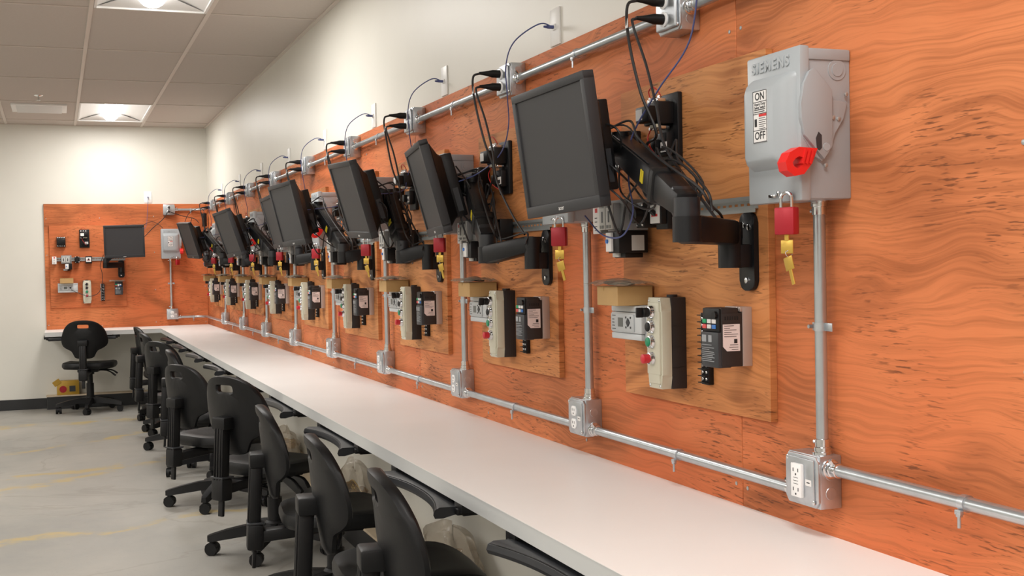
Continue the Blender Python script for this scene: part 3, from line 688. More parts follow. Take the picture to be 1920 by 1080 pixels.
def padlock(fr, u, where, grp, keys=True, turn=.75):
    t = thing('padlock', 'red padlock with brass keys hanging from the safety switch, '+where, 'padlock', fr.at(u, .126, 1.348), fr.rz+turn, grp)
    part(t, 'body', 'pk_b', lambda b: b.box(-.0215, .0215, -.0105, .0105, 0, .052, .003), M_LOCK)
    part(t, 'shackle', 'pk_s', lambda b: b.tube([(-.012, 0, .050), (-.012, 0, .064)]+[(-.012*math.cos(a), 0, .068+.012*math.sin(a)) for a in [math.pi*i/8 for i in range(9)]]+[(.012, 0, .064), (.012, 0, .050)], .0034, 8), M_CHROME)
    if keys:
        def key(b, z, tilt):
            M = Matrix.Translation((0, 0, z)) @ Matrix.Rotation(tilt, 4, 'Y') @ Matrix.Rotation(tilt*1.5, 4, 'Z')
            b.box(-.0135, .0135, -.0012, .0012, -.028, -.002, .003, 2, M); b.box(-.0048, .0048, -.0012, .0012, -.056, -.026, .0005, 1, M)
        part(t, 'key', 'pk_k1', lambda b: (b.box(-.0045, .0045, -.0015, .0015, -.012, .002), b.box(-.0135, .0135, -.0012, .0012, -.036, -.010, .003)), M_BRASS)
        part(t, 'key', 'pk_k2', lambda b: key(b, -.040, -.25), M_BRASS)
        part(t, 'key_ring', 'pk_r', lambda b: b.tube([(.004+.007*math.cos(a), .003*math.sin(2*a), -.037+.007*math.sin(a)) for a in [2*math.pi*i/16 for i in range(17)]], .0008, 5), M_CHROME)

def data_plate(fr, u, label, grp):
    t = thing('data_plate', label, 'wall plate', fr.at(u, -.018 if fr.rz else -.018, 1.962), fr.rz, grp)
    part(t, 'plate', 'dp_p', lambda b: b.box(-.036, .036, -.006, 0, 0, .112, .0015), M_WHITE)
    part(t, 'jack', 'dp_j', lambda b: b.box(-.010, .010, -.010, -.006, .046, .064, .001), M_WHITE)
def cable(name, label, cat, pts, r, material, grp=None, plug=None, k=8):
    p0 = Vector(pts[0]); t = thing(name, label, cat, p0, 0, grp)
    q = [Vector(p)-p0 for p in pts]
    part(t, 'cable', None, lambda b: b.tube(spline(q, k), r, 6), material)
    if plug:
        dr = Vector(plug)
        if cat == 'power cable':
            part(t, 'plug', ('plug', tuple(plug)), lambda b: (b.lathe((0, 0, 0), dr, [(-.006, .0125), (.020, .0125), (.034, .009), (.052, .006), (.066, .0045)], 14),), M_BLACK)
            # the cable leaves the end of the plug
        else:
            part(t, 'plug', ('rj', tuple(plug)), lambda b: (b.beam(dr*-.004, dr*.018, .011, .009, .001), b.cyl(dr*.018, dr*.032, .005, 8, .003)), M_BLUE)
    return t

# ------------------------------------------------------------------ monitors and arms
def rot_m(head, tilt, roll):
    a, t_, r_ = map(math.radians, (head, tilt, roll))
    n = Vector((math.cos(a)*math.cos(t_), math.sin(a)*math.cos(t_), math.sin(t_)))
    e1 = Vector((-math.sin(a), math.cos(a), 0)); e2 = n.cross(e1)
    e1, e2 = e1*math.cos(r_)+e2*math.sin(r_), -e1*math.sin(r_)+e2*math.cos(r_)
    return e1, e2, n
def monitor(c, head, tilt, roll, label, grp):
    t = thing('monitor', label, 'monitor', (0, 0, 0), 0, grp)
    e1, e2, n = rot_m(head, tilt, roll)
    M = Matrix((e1, -n, e2)).transposed().to_4x4(); M.translation = Vector(c); t.matrix_world = M
    w, h = .371/2, .312/2
    def bez(b):
        b.box(-w, w, 0, .030, h-.020, h, .002); b.box(-w, w, 0, .030, -h, -h+.028, .002)
        b.box(-w, -w+.017, .0005, .030, -h+.020, h-.012, .001); b.box(w-.017, w, .0005, .030, -h+.020, h-.012, .001)
        b.box(-w+.010, w-.010, .012, .032, -h+.010, h-.010)
    part(t, 'bezel', 'mo_b', bez, M_BEZEL)
    part(t, 'screen', 'mo_s', lambda b: b.box(-w+.016, w-.016, .0052, .011, -h+.026, h-.018), M_SCREEN)
    part(t, 'back_shell', 'mo_k', lambda b: b.loft([[(p, y, q) for p, q in rrect(a, c_, .012, 3, 0, zc)] for y, a, c_, zc in ((.030, .345, .285, 0), (.036, .34, .28, 0), (.058, .27, .225, -.010), (.070, .25, .21, -.010))]), M_BLACK2)
    part(t, 'vent_grille', 'mo_v', lambda b: [b.box(-.08, .08, .056, .0595, .085+.005*i, .0875+.005*i) for i in range(4)], M_DARK)
    pc = part(t, 'computer', 'mo_p', lambda b: b.box(-.098, .098, .070, .110, -.118, .098, .004), M_BLACK, label='black mini computer fixed behind the screen')
    part(pc, 'port', 'mo_pp', lambda b: b.box(.0975, .0985, .082, .1, -.10, -.02), M_CHAR)
    part(t, 'mount_plate', 'mo_m', lambda b: b.box(-.06, .06, .110, .118, -.07, .07, .004), M_ARM)
    text_part(t, 'logo', 'mo_t', 'acer', .0155, .0003, M_LABEL, facing(0, -.0002, -h+.013))
    return t, Vector(c)-n*.118
def arm(fr, u, E, U, head, label, grp, lower_from=None):
    """wall plate, swivel, lower link to E, gas-spring link E to U, knuckle to the screen head"""
    o = Vector(fr.at(u, .018, 1.235)); t = thing('monitor_mount', label, 'monitor mount', o, 0, grp)
    pl_ = part(t, 'wall_plate', 'ar_p', lambda b: b.prism(rrect(.060, .168, .022, 5, 0, .084), FRONT, 0, .012, .002), M_ARM); pl_.rotation_euler = (0, 0, fr.rz)
    for a, zz in ((-.008, .142), (.012, .136), (0, .022)):
        s_ = part(t, 'screw', 'ar_s', lambda b: b.lathe((0, 0, 0), (0, -1, 0), [(0, .007), (.003, .007), (.004, .005)], 6), M_CHROME, Vector(fr.at(u+a, .030, 1.235+zz))-o); s_.rotation_euler = (0, 0, fr.rz)
    E, U, hd = Vector(E)-o, Vector(U)-o, Vector(head)-o
    P = Vector(fr.at(u, .070, 1.33))-o; out = Vector(fr.at(0, 1, 0))-Vector(fr.at(0, 0, 0))
    part(t, 'bracket', None, lambda b: (b.cyl(P+Vector((0, 0, -.045)), P+Vector((0, 0, .02)), .026, 18), b.beam(P-out*.05+Vector((0, 0, -.02)), P+Vector((0, 0, -.02)), .046, .05, .004)), M_ARM)
    part(t, 'lower_link', None, lambda b: (b.beam(P+Vector((0, 0, .03)), E+Vector((0, 0, -.004)), .054, .052, .010, w1=.06, h1=.058), b.cyl(P+Vector((0, 0, .018)), P+Vector((0, 0, .052)), .027, 18), b.cyl(E+Vector((0, 0, -.03)), E+Vector((0, 0, .022)), .03, 18)), M_ARM)
    L = U-E; ax = L.normalized(); sd = ax.cross(Vector((0, 0, 1))).normalized(); nu = sd.cross(ax)
    part(t, 'elbow', None, lambda b: (b.cyl(E+Vector((0, 0, .02)), E+Vector((0, 0, .06)), .027, 18), b.beam(E+Vector((0, 0, .03)), E+Vector((0, 0, .05))+ax*.05, .046, .05, .006)), M_ARM2)
    def upl(b):
        a0 = E+Vector((0, 0, .045))
        b.beam(a0, a0+(U-a0)*.35, .048, .05, .008, w1=.058, h1=.068); b.beam(a0+(U-a0)*.33, U, .058, .068, .009, w1=.054, h1=.056)
        b.cyl(U-sd*.032, U+sd*.032, .028, 18)
    part(t, 'upper_link', None, upl, M_ARM)
    a0 = E+Vector((0, 0, .045)); mid = a0+(U-a0)*.3
    part(t, 'cable_band', None, lambda b: b.beam(mid-ax*.016, mid+ax*.016, .07, .078, .01), M_BLACK)
    st = a0+(U-a0)*.42
    for q in (0, .012): part(t, 'warning_sticker', None, lambda b: b.beam(st+ax*q-sd*.0295, st+ax*(q+.008)-sd*.0295, .0024, .028), M_YELLOW, label='yellow warning sticker')
    for q in (0, .012): part(t, 'warning_sticker', None, lambda b: b.beam(st+ax*q+sd*.0295, st+ax*(q+.008)+sd*.0295, .0024, .028), M_YELLOW, label='yellow warning sticker')
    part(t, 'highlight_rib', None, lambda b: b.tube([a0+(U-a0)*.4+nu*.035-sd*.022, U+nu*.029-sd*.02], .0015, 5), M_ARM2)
    part(t, 'knuckle', None, lambda b: (b.cyl(U+Vector((0, 0, -.035)), U+Vector((0, 0, .035)), .022, 16), b.beam(U, hd, .04, .05, .006)), M_ARM)
    return t

# ------------------------------------------------------------------ the stations along the long wall
MON = [((1.129, 2.672, 1.577), -174.7, -6.7, 2.0, (1.20, 2.15, 1.37), (1.305, 2.665, 1.585)),
       ((1.179, 3.931, 1.554), -188.6, -14.8, .8, (1.27, 3.55, 1.335), (1.325, 3.84, 1.56)),
       ((1.099, 4.695, 1.563), -180.2, -16.2, -2.4, (1.28, 4.56, 1.34), (1.262, 4.69, 1.575)),
       ((1.064, 5.885, 1.56), -173.0, -13.6, 1.3, (1.27, 5.55, 1.35), (1.225, 5.89, 1.59)),
       ((1.205, 7.12, 1.57), -179, -15, 1.4, (1.29, 6.75, 1.35), (1.335, 7.1, 1.59)),
       ((1.056, 8.0, 1.528), -172.5, -17.8, 2.7, (1.28, 7.58, 1.35), (1.215, 8.0, 1.57)),
       ((1.188, 9.0, 1.556), -176, -16, 0, (1.30, 8.86, 1.35), (1.345, 9.0, 1.58)),
       ((1.05, 10.4, 1.542), -171.5, -17.3, -1.9, (1.28, 9.95, 1.37), (1.2, 10.38, 1.59)),
       ((1.16, 11.5, 1.556), -176, -16, 0, (1.30, 11.2, 1.36), (1.325, 11.48, 1.58))]
NST = 9
BOARD_MESH = lambda b: b.box(-.69, 0, -.018, 0, 0, .788, .001, 1)
def board_items(fr, sh, where, grpw, seed, bag=True):
    small_contactor(fr, -.615+sh, 1.54, where, 'small contactors'+grpw)
    starter(fr, -.408+sh, 1.535, where, 'motor starters'+grpw)
    din_group(fr, where, 'rail devices'+grpw, sh)
    plc(fr, -.565+sh, 1.104, where, 'logic controllers'+grpw)
    carton(fr, -.575+sh, 1.1925, where, 'cartons'+grpw, bag, seed)
    control_station(fr, -.393+sh, .997, where, 'control boxes'+grpw, .4*math.sin(seed*2.1))
    drive(fr, -.103+sh, 1.072, where, 'motor drives'+grpw)
    terminal_strip(fr, -.248+sh, 1.016, where, 'terminal strips'+grpw)
for i in range(NST):
    o_ = ORD[NST-1-i]
    where = 'on the %s board from the corner' % o_
    yR = 2.174+S*i+(.04 if i == 1 else .03 if i == 2 else 0)
    fr = Frame(W, yR, -math.pi/2)
    bo = part(None, 'mounting_board', 'board', BOARD_MESH, BOARD, (W, yR, .957)); bo.rotation_euler = (0, 0, -math.pi/2)
    tag(bo, 'tan plywood mounting board, %s from the corner on the long wall' % o_, 'board', 'mounting boards')
    board_items(fr, 0, where, ' along the long wall', i)
    fs = Frame(W, 2.0005+S*i, -math.pi/2)      # the switch column
    swl = 'the %s from the corner' % o_
    disconnect(fs, 0, swl, 'safety switches')
    padlock(fs, .058, swl, 'padlocks', True, .4 if i == 0 else .8)
    cx_ = .0095 if i == 0 else .0095
    # vertical conduit
    t = thing('conduit', 'upright steel conduit under the %s safety switch from the corner' % o_, 'conduit', fs.at(.02, .026, .918), fs.rz, 'upright conduits')
    part(t, 'pipe', 'vc_p', lambda b: b.cyl((0, 0, 0), (0, 0, .499), .0118, 20), M_CONDUIT)
    connector(t, (0, 0, 0), (0, 0, 1), 'vc_c0'); connector(t, (0, 0, .499), (0, 0, -1), 'vc_c1')
    clip(t, (0, 0, .25), 'v', 'vc_s')
    outlet_low(fs, -.008, 'galvanised %s outlet box below the %s safety switch from the corner' % ('square-socket' if i == 0 else 'round-socket', o_), 'lower outlet boxes', i == 0)
    # lower run towards the corner
    y_a = 2.0085+S*i+.053
    if i < NST-1:
        y_b = 2.0085+S*(i+1)-.053
        t = thing('conduit', 'level steel conduit leading from the %s to the %s outlet box above the worktop' % (o_, ORD[NST-2-i]), 'conduit', (W-.027, y_a, .834), -math.pi/2, 'level conduits above the worktop')
        L_ = y_b-y_a
        part(t, 'pipe', 'lc_p', lambda b: b.cyl((0, 0, 0), (-L_, 0, 0), .0118, 20), M_CONDUIT)
        connector(t, (0, 0, 0), (-1, 0, 0), 'lc_c0'); connector(t, (-L_, 0, 0), (1, 0, 0), 'lc_c1')
        clip(t, (-.50, 0, 0), 'h', 'lc_s')
    # upper box, its cords
    yu = 2.474+1.11*i+.053; fu = Frame(W, yu, -math.pi/2)
    outlet_up(fu, 0, 'galvanised upper outlet box with two plugs, %s from the corner' % o_, 'upper outlet boxes')
    if i < NST-1:
        t = thing('conduit', 'upper steel conduit between the %s and %s upper boxes from the corner' % (ORD[NST-2-i], o_), 'conduit', (W-.027, yu+.053, 1.893), -math.pi/2, 'upper conduits')
        L2 = 1.11-.106
        part(t, 'pipe', 'uc_p', lambda b: b.cyl((0, 0, 0), (-L2, 0, 0), .0118, 20), M_CONDUIT)
        connector(t, (0, 0, 0), (-1, 0, 0), 'uc_c0'); connector(t, (-L2, 0, 0), (1, 0, 0), 'uc_c1')
        clip(t, (-.54, 0, 0), 'h', 'uc_s')
    mc, hd_, tl_, rl_, E, U = MON[i]
    mo, head = monitor(mc, hd_, tl_, rl_, 'black monitor on its arm at the %s station from the corner' % o_, 'monitors along the long wall')
    arm(fr, -.066, E, U, head, 'black jointed monitor mount on the %s board from the corner' % o_, 'monitor arms along the long wall')
    # power cords
    rnd = random.Random(40+i)
    x1 = W-.072
    pA = (x1, yu+.004, 1.914); pB = (x1, yu+.004, 1.872); E_, U_, hv = Vector(E), Vector(U), Vector(head)
    pc_ = cable('power_cable', 'black power cable from the top socket of the %s upper box' % o_, 'power cable',
          [pA, (x1-.066, yu+.004, 1.912), (x1-.085, yu+.012, 1.895), (x1-.072, yu+.03, 1.82), (x1-.05, yu+.02+rnd.uniform(-.03, .03), 1.70), (x1-.03, yu-.02, 1.60), ((x1+U_.x)/2, (yu+U_.y)/2-.02, 1.55+rnd.uniform(-.02, .03)), (E_.x+.04, (E_.y+U_.y)/2, 1.45), (E_.x+.03, E_.y+.02, 1.40)], .0036, M_CABLE, 'upper power cords', (-1, 0, 0))
    cable('power_cable', 'black power cable from the bottom socket of the %s upper box' % o_, 'power cable',
          [pB, (x1-.066, yu+.004, 1.870), (x1-.082, yu-.012, 1.85), (x1-.060, yu-.03, 1.76), (x1-.045, yu-.05, 1.66), (x1-.05, yu-.10, 1.56), (x1-.03, yR+.16, 1.46), (x1-.01, yR+.10, 1.39)], .0036, M_CABLE, 'upper power cords', (-1, 0, 0))
    tg = part(pc_, 'cable_tag', 'cordtag', lambda b: b.box(-.006, .006, -.0006, .0006, -.014, .014), M_LABEL, (-.082, .018, -.049)); tg.rotation_euler = (0, 0, -math.pi/2)
    # slack cables at the arm
    eu = (U_-E_)
    cable('monitor_cable', 'slack black cable looping below the monitor at the %s station from the corner' % o_, 'cable',
          [hv+Vector((-.02, -.07, -.08)), hv+Vector((.0, -.08, -.17)), hv+Vector((.03, -.06, -.22)), hv+Vector((.06, -.02, -.20)), hv+Vector((.07, -.05, -.12)), (U_+E_)/2+Vector((.03, -.03, .05)), E_+Vector((.03, -.02, .08)), E_+Vector((.03, -.05, .03))], .003, M_CABLE, 'slack monitor cables')
    cable('monitor_cable', 'black cable strapped along the arm on the %s board from the corner' % o_, 'cable',
          [hv+Vector((-.01, -.05, .02)), U_+Vector((.01, -.03, .06)), U_-eu*.2+Vector((0, -.035, .05)), U_-eu*.55+Vector((0, -.04, .055)), E_+Vector((.0, -.045, .08)), E_+Vector((.03, -.04, .045)), Vector(fr.at(-.066, .09, 1.395)), Vector(fr.at(-.05, .1, 1.36))], .003, M_CABLE, 'arm cables')
    cable('monitor_cable', 'thin black cable hanging beside the arm on the %s board from the corner' % o_, 'cable',
          [hv+Vector((.01, .03, .03)), U_+Vector((.02, .0, .05)), U_-eu*.4+Vector((.03, .02, .02)), E_+Vector((.05, .05, .06)), E_+Vector((.06, .10, -.0)), E_+Vector((.05, .04, -.03)), E_+Vector((.04, .0, .02))], .0024, M_CHAR, 'thin hanging cables')

    rr = random.Random(200+i)
    J = lambda v_, q: Vector(v_)+Vector((rr.uniform(-q, q)*.6, rr.uniform(-q, q), rr.uniform(-q, q)))
    for n_, wd in enumerate(('upper', 'lower', 'middle')):
        a_ = hv+Vector((-.02, -.06, (.05, -.09, -.03)[n_]))
        cable('monitor_cable', '%s slack black lead behind the monitor at the %s station from the corner' % (wd, o_), 'cable',
              [a_, J(a_+Vector((.03, -.07, -.05)), .02), J((a_+U_)/2+Vector((.05, -.02, -.12)), .04), J((U_+E_)/2+Vector((.05, .03, -.02)), .05), J((U_+E_)/2+Vector((.06, .06, .08)), .04), J(U_-eu*.6+Vector((.04, .0, .08)), .03), J(E_+Vector((.04, .03, .09)), .02), E_+Vector((.02, .03, .03))], .0026, M_CABLE, 'slack monitor cables')

# data plates above the plywood and their blue leads
FD = lambda y: Frame(W, y, -math.pi/2)
for j in range(-1, 8):
    y = 3.37+1.11*j; o_ = ORD[7-j]
    data_plate(FD(y), 0, 'white data plate on the wall above the plywood, %s from the corner' % o_, 'data plates')
    tgt = MON[j+1][0]; hv = Vector(tgt)+Vector((.075, -.095, .02))
    pj = Vector((WD-.010, y, 2.017))
    if j == -1:
        pts = [pj, pj+Vector((-.05, 0, .005)), (W-.08, y+.06, 1.95), (W-.07, y+.14, 1.80), (W-.10, 2.50, 1.70), (W-.12, 2.60, 1.60), (W-.13, 2.60, 1.50), (W-.135, 2.57, 1.42), (W-.14, 2.62, 1.365), (W-.15, 2.71, 1.37), (W-.17, 2.77, 1.42)]
    else:
        pts = [pj, pj+Vector((-.045, .005, .008)), (W-.085, y+.09, 1.985), (W-.095, y+.14, 1.92), (W-.085, y+.16, 1.83), (W-.06, y+.22, 1.74), (W-.06, y+.30, 1.66), (W-.10, (y+.34+hv.y)/2, 1.605), hv]
    cable('network_cable', 'blue network cable from the %s data plate from the corner' % o_, 'network cable', pts, .0021, M_BLUE, 'blue network cables', (-1, 0, 0))

# conduits running out towards the near end and round the corner
t = thing('conduit', 'level steel conduit running away from the square-socket outlet box', 'conduit', (W-.027, 1.9555, .893), -math.pi/2)
part(t, 'pipe', None, lambda b: b.cyl((0, 0, 0), (2.6, 0, 0), .0118, 20), M_CONDUIT)
connector(t, (0, 0, 0), (1, 0, 0), 'lc_c1'); clip(t, (.372, 0, 0), 'h', 'lc_s')
t = thing('conduit', 'upper steel conduit running away from the ninth upper box', 'conduit', (W-.027, 2.474, 1.893), -math.pi/2)
part(t, 'pipe', None, lambda b: b.cyl((0, 0, 0), (2.6, 0, 0), .0118, 20), M_CONDUIT)
connector(t, (0, 0, 0), (1, 0, 0), 'uc_c1'); clip(t, (.57, 0, 0), 'h', 'uc_s')
def corner_run(z, y_from, x_to, label):
    t = thing('conduit', label, 'conduit', (W-.027, y_from, z), 0)
    cy = DP-.027-y_from; cxr = x_to-(W-.027); r = .12
    pts = [(0, 0, 0), (0, cy-r, 0)]+[(-r+r*math.cos(a), cy-r+r*math.sin(a), 0) for a in [math.pi/2*i/8 for i in range(1, 9)]]+[(cxr, cy, 0)]
    part(t, 'pipe', None, lambda b: b.tube(pts, .0118, 16), M_CONDUIT)
    a = connector(t, (0, 0, 0), (-1, 0, 0), 'lc_c0'); a.rotation_euler = (0, 0, -math.pi/2)
    connector(t, (cxr, cy, 0), (1, 0, 0), 'lc_c1')
    clip(t, (cxr*.45, cy, 0), 'h', 'uc_s')
corner_run(.834, 2.0085+S*8+.053, 1.126, 'bent steel conduit just above the worktop turning the room corner')
corner_run(1.893, 2.474+1.11*8+.106, 1.116, 'bent steel conduit near the plywood top turning the room corner')

# ------------------------------------------------------------------ the station on the end wall
fe = Frame(.648, DP, 0)
where = 'on the end wall board'
bo = part(None, 'mounting_board', 'board_end', BOARD_MESH, PLY, (.648, DP, .957)); tag(bo, 'orange plywood mounting board on the end wall', 'board', 'mounting boards')
board_items(fe, .03, where, ' on the end wall', 12, bag=False)
tb = thing('plastic_bag', 'narrow clear plastic bag lying on the motor drive on the end wall', 'plastic bag', fe.at(-.09, .05, 1.201), 0)
part(tb, 'film', None, lambda b: b.loft([[(x, -.03*c_, .0), (x, .03*c_, .0), (x, .025*c_, .012), (x, -.025*c_, .012+.003*math.sin(x*90))] for x, c_ in ((-.07, .4), (-.05, .9), (0, 1), (.05, .9), (.07, .4))]), M_BAG)
fs = Frame(1.068, DP, 0)
disconnect(fs, 0, 'on the end wall', 'safety switches'); padlock(fs, .058, 'on the end wall', 'padlocks', False)
t = thing('conduit', 'upright steel conduit under the safety switch on the end wall', 'conduit', fs.at(.0, .026, .918), 0, 'upright conduits')
part(t, 'pipe', 'vc_p', None, M_CONDUIT); connector(t, (0, 0, 0), (0, 0, 1), 'vc_c0'); connector(t, (0, 0, .499), (0, 0, -1), 'vc_c1'); clip(t, (0, 0, .25), 'v', 'vc_s')
outlet_low(fs, .005, 'galvanised lower outlet box on the end wall with round sockets', 'lower outlet boxes', False)
outlet_up(Frame(1.063, DP, 0), 0, 'galvanised upper outlet box on the end wall', 'upper outlet boxes')
mo, head = monitor((.625, 11.985, 1.578), -91.5, -11, 1.2, 'black monitor on its arm at the end wall', None)
arm(fe, -.044, (.46, 12.11, 1.36), (.615, 12.12, 1.57), head, 'black jointed monitor mount on the end wall board', None)
data_plate(Frame(.872, DP, 0), 0, 'white data plate above the plywood on the end wall', 'data plates')
cable('network_cable', 'violet network cable hanging from the end wall data plate', 'network cable', [(.872, D-.010, 2.017), (.872, D-.05, 2.02), (.868, D-.07, 1.98), (.86, D-.06, 1.86), (.845, D-.06, 1.74), (.80, D-.12, 1.68), (.72, D-.22, 1.62)], .002, M_BLUE, None, (0, -1, 0))
yE = DP-.072
cable('power_cable', 'black power cable from the end wall upper box to its monitor', 'power cable', [(1.06, yE, 1.914), (1.06, yE-.066, 1.91), (1.05, yE-.08, 1.88), (1.0, yE-.06, 1.80), (.90, yE-.06, 1.71), (.82, yE-.07, 1.63), (.72, yE-.10, 1.58)], .0036, M_CABLE, None, (0, -1, 0))
cable('power_cable', 'black power cable from the end wall upper box to the corner', 'power cable', [(1.06, yE, 1.872), (1.06, yE-.066, 1.87), (1.08, yE-.08, 1.86), (1.18, yE-.03, 1.83), (1.30, yE-.02, 1.80), (1.34, yE-.03, 1.76)], .0036, M_CABLE, None, (0, -1, 0))
cable('power_cable', 'thin black cable arching between monitor and safety switch on the end wall', 'cable', [(.76, 12.1, 1.70), (.82, 12.2, 1.745), (.90, 12.22, 1.775), (.97, 12.22, 1.74), (1.0, 12.22, 1.71)], .0026, M_CABLE)
cable('controller_cable', 'black cable looping from the end wall logic controller up to the monitor', 'cable', [(.12, 12.21, 1.14), (.20, 12.18, 1.10), (.30, 12.15, 1.065), (.38, 12.16, 1.09), (.42, 12.18, 1.17), (.425, 12.2, 1.28), (.41, 12.19, 1.36), (.44, 12.14, 1.46)], .003, M_CABLE)
ad = thing('power_adapter', 'black power adapter hanging from the conduit in the room corner', 'adapter', (1.385, 12.1, 1.72), 0)
part(ad, 'case', None, lambda b: b.box(-.02, .02, -.035, .035, 0, .13, .006), M_BLACK)
part(ad, 'cord', None, lambda b: (b.tube(spline([(0, 0, .13), (-.01, .02, .17), (-.06, .06, .18), (-.14, .08, .13), (-.18, .06, .05)]), .003, 6), b.tube(spline([(0, 0, 0), (-.02, -.01, -.05), (-.08, .03, -.06), (-.13, .06, 0), (-.11, .07, .09)]), .003, 6)), M_CABLE)

# ------------------------------------------------------------------ keyboard trays
def keyboard_tray(loc, rz, label):
    """front of the tray looks along local -y"""
    t = thing('keyboard_tray', label, 'keyboard tray', loc, rz, 'keyboard trays under the worktop')
    n = 18; hw = .290
    fr_ = []
    for i in range(n+1):
        s_ = -1+2*i/n; fr_.append((hw*s_, -.055-.045*min(1, abs(s_))**2.2+ .0*s_))
    part(t, 'tray_board', 'kt_b', lambda b: b.prism(fr_+[(hw-.01, .22), (-hw+.01, .22)], lambda p, q, a: (p, q, a), -.008, .004, .002), M_BLACK2)
    def rest(b):
        R = []
        for i in range(n+1):
            x, y = fr_[i]; s_ = abs(-1+2*i/n)
            wd = .035+.022*s_**3
            R.append([(x, y-.001, -.019), (x, y-.005, -.010), (x, y-.001, .002), (x, y+.012, .008), (x, y+wd, .007), (x, y+wd+.004, .0), (x, y+wd, -.012), (x, y+.02, -.020)])
        b.loft(R)
    part(t, 'palm_rest', 'kt_p', rest, M_ARM2)
    for sx in (-1, 1):
        part(t, 'slide_track', ('kt_s', sx), lambda b: (b.box(sx*(hw+.012)-.028, sx*(hw+.012)+.028, -.045, .25, -.004, .018, .002), b.box(sx*(hw-.004)-.012, sx*(hw-.004)+.012, -.03, .22, -.018, .0, .002)), M_BLACK)
        part(t, 'slide_lever', ('kt_l', sx), lambda b: b.box(sx*(hw+.012)-.01, sx*(hw+.012)+.01, -.05, -.03, -.012, .004, .002), M_BLACK)
    return t
TZ = ZT-.04-.0185
for i in range(NST):
    y = (2.16, 3.13, 4.21, 5.31)[i] if i < 4 else 5.31+S*(i-3)
    if y > 11.3: continue
    keyboard_tray((XF+.045, y, TZ), -math.pi/2, 'black keyboard tray with palm rest, %s tray from the corner' % ORD[NST-1-i])
keyboard_tray((.22, YF+.045, TZ), 0, 'black keyboard tray with palm rest under the end wall worktop')

# ------------------------------------------------------------------ chairs
def smooth_loop(pts, n):
    P = [Vector((*p, 0)) for p in pts]; N = len(P); dense = []
    for i in range(N):
        a, b, c, d = P[i-1], P[i], P[(i+1) % N], P[(i+2) % N]
        for j in range(10):
            t = j/10; dense.append(.5*((2*b)+(c-a)*t+(2*a-5*b+4*c-d)*t*t+(3*b-a-3*c+d)*t**3))
    L = [0]
    for i in range(len(dense)): L.append(L[-1]+(dense[(i+1) % len(dense)]-dense[i]).length)
    out = []
    for k in range(n):
        s_ = L[-1]*k/n; i = max(j for j in range(len(L)) if L[j] <= s_+1e-9); i = min(i, len(dense)-1)
        f = (s_-L[i])/max(1e-9, L[i+1]-L[i]); p = dense[i].lerp(dense[(i+1) % len(dense)], f); out.append((p.x, p.y))
    return out
def back_mesh(b):
    half = [(0, .86), (.075, .853), (.135, .828), (.178, .780), (.200, .722), (.205, .680), (.192, .643), (.155, .618), (.116, .600), (.096, .570), (.082, .545), (.05, .535)]
    half = [(p, .86-(.86-q)*1.08) for p, q in half]
    outl = half+[(0, .507)]+[(-p, q) for p, q in half[:0:-1]]
    N = 56; O = smooth_loop(outl, N)
    # slot loop matched by angle around its centre
    sc = (0, .803)
    slot = []
    for p, q in O:
        a = math.atan2(q-sc[1], p-sc[0]); c_, s_ = math.cos(a), math.sin(a)
        m_ = 6; k = 1/((abs(c_)/.05)**m_+(abs(s_)/.0165)**m_)**(1/m_); slot.append((sc[0]+k*c_, sc[1]+k*s_))
    def X(p, q): return 1.5*p*p-.13*(q-.54)
    def ring(f, off, shrink=0.0):
        out = []
        for (p, q), (a, c_) in zip(O, slot):
            y, z = p+(a-p)*f, q+(c_-q)*f
            out.append((X(y, z)+off, y, z))
        return out
    fs = [0, .06, .3, .65, .93, 1.0]
    th_f = [.006, .016, .020, .020, .017, .010]; th_b = [.006, .014, .016, .016, .013, .006]
    front = [ring(f, t) for f, t in zip(fs, th_f)]; back = [ring(f, -t) for f, t in zip(fs, th_b)]
    R = [[b.bm.verts.new(p) for p in r] for r in front+back[::-1]]
    for a, c_ in zip(R, R[1:]+R[:1]):
        for i in range(N): b.bm.faces.new((a[i], a[(i+1) % N], c_[(i+1) % N], c_[i]))
def seat_mesh(b):
    def ring(w, d, z, r, dip): 
        pts = rrect(d, w, r, 7)
        return [(p+.015, q, z-dip*max(0, (p-.10))**2*3) for p, q in pts]
    b.loft([ring(.36, .34, .425, .12, .0), ring(.44, .42, .430, .14, 1), ring(.465, .445, .448, .15, 1), ring(.465, .445, .468, .15, 1), ring(.45, .43, .484, .14, 1), ring(.40, .38, .490, .12, 1), ring(.30, .28, .484, .1, .5), ring(.12, .10, .480, .04, 0)])
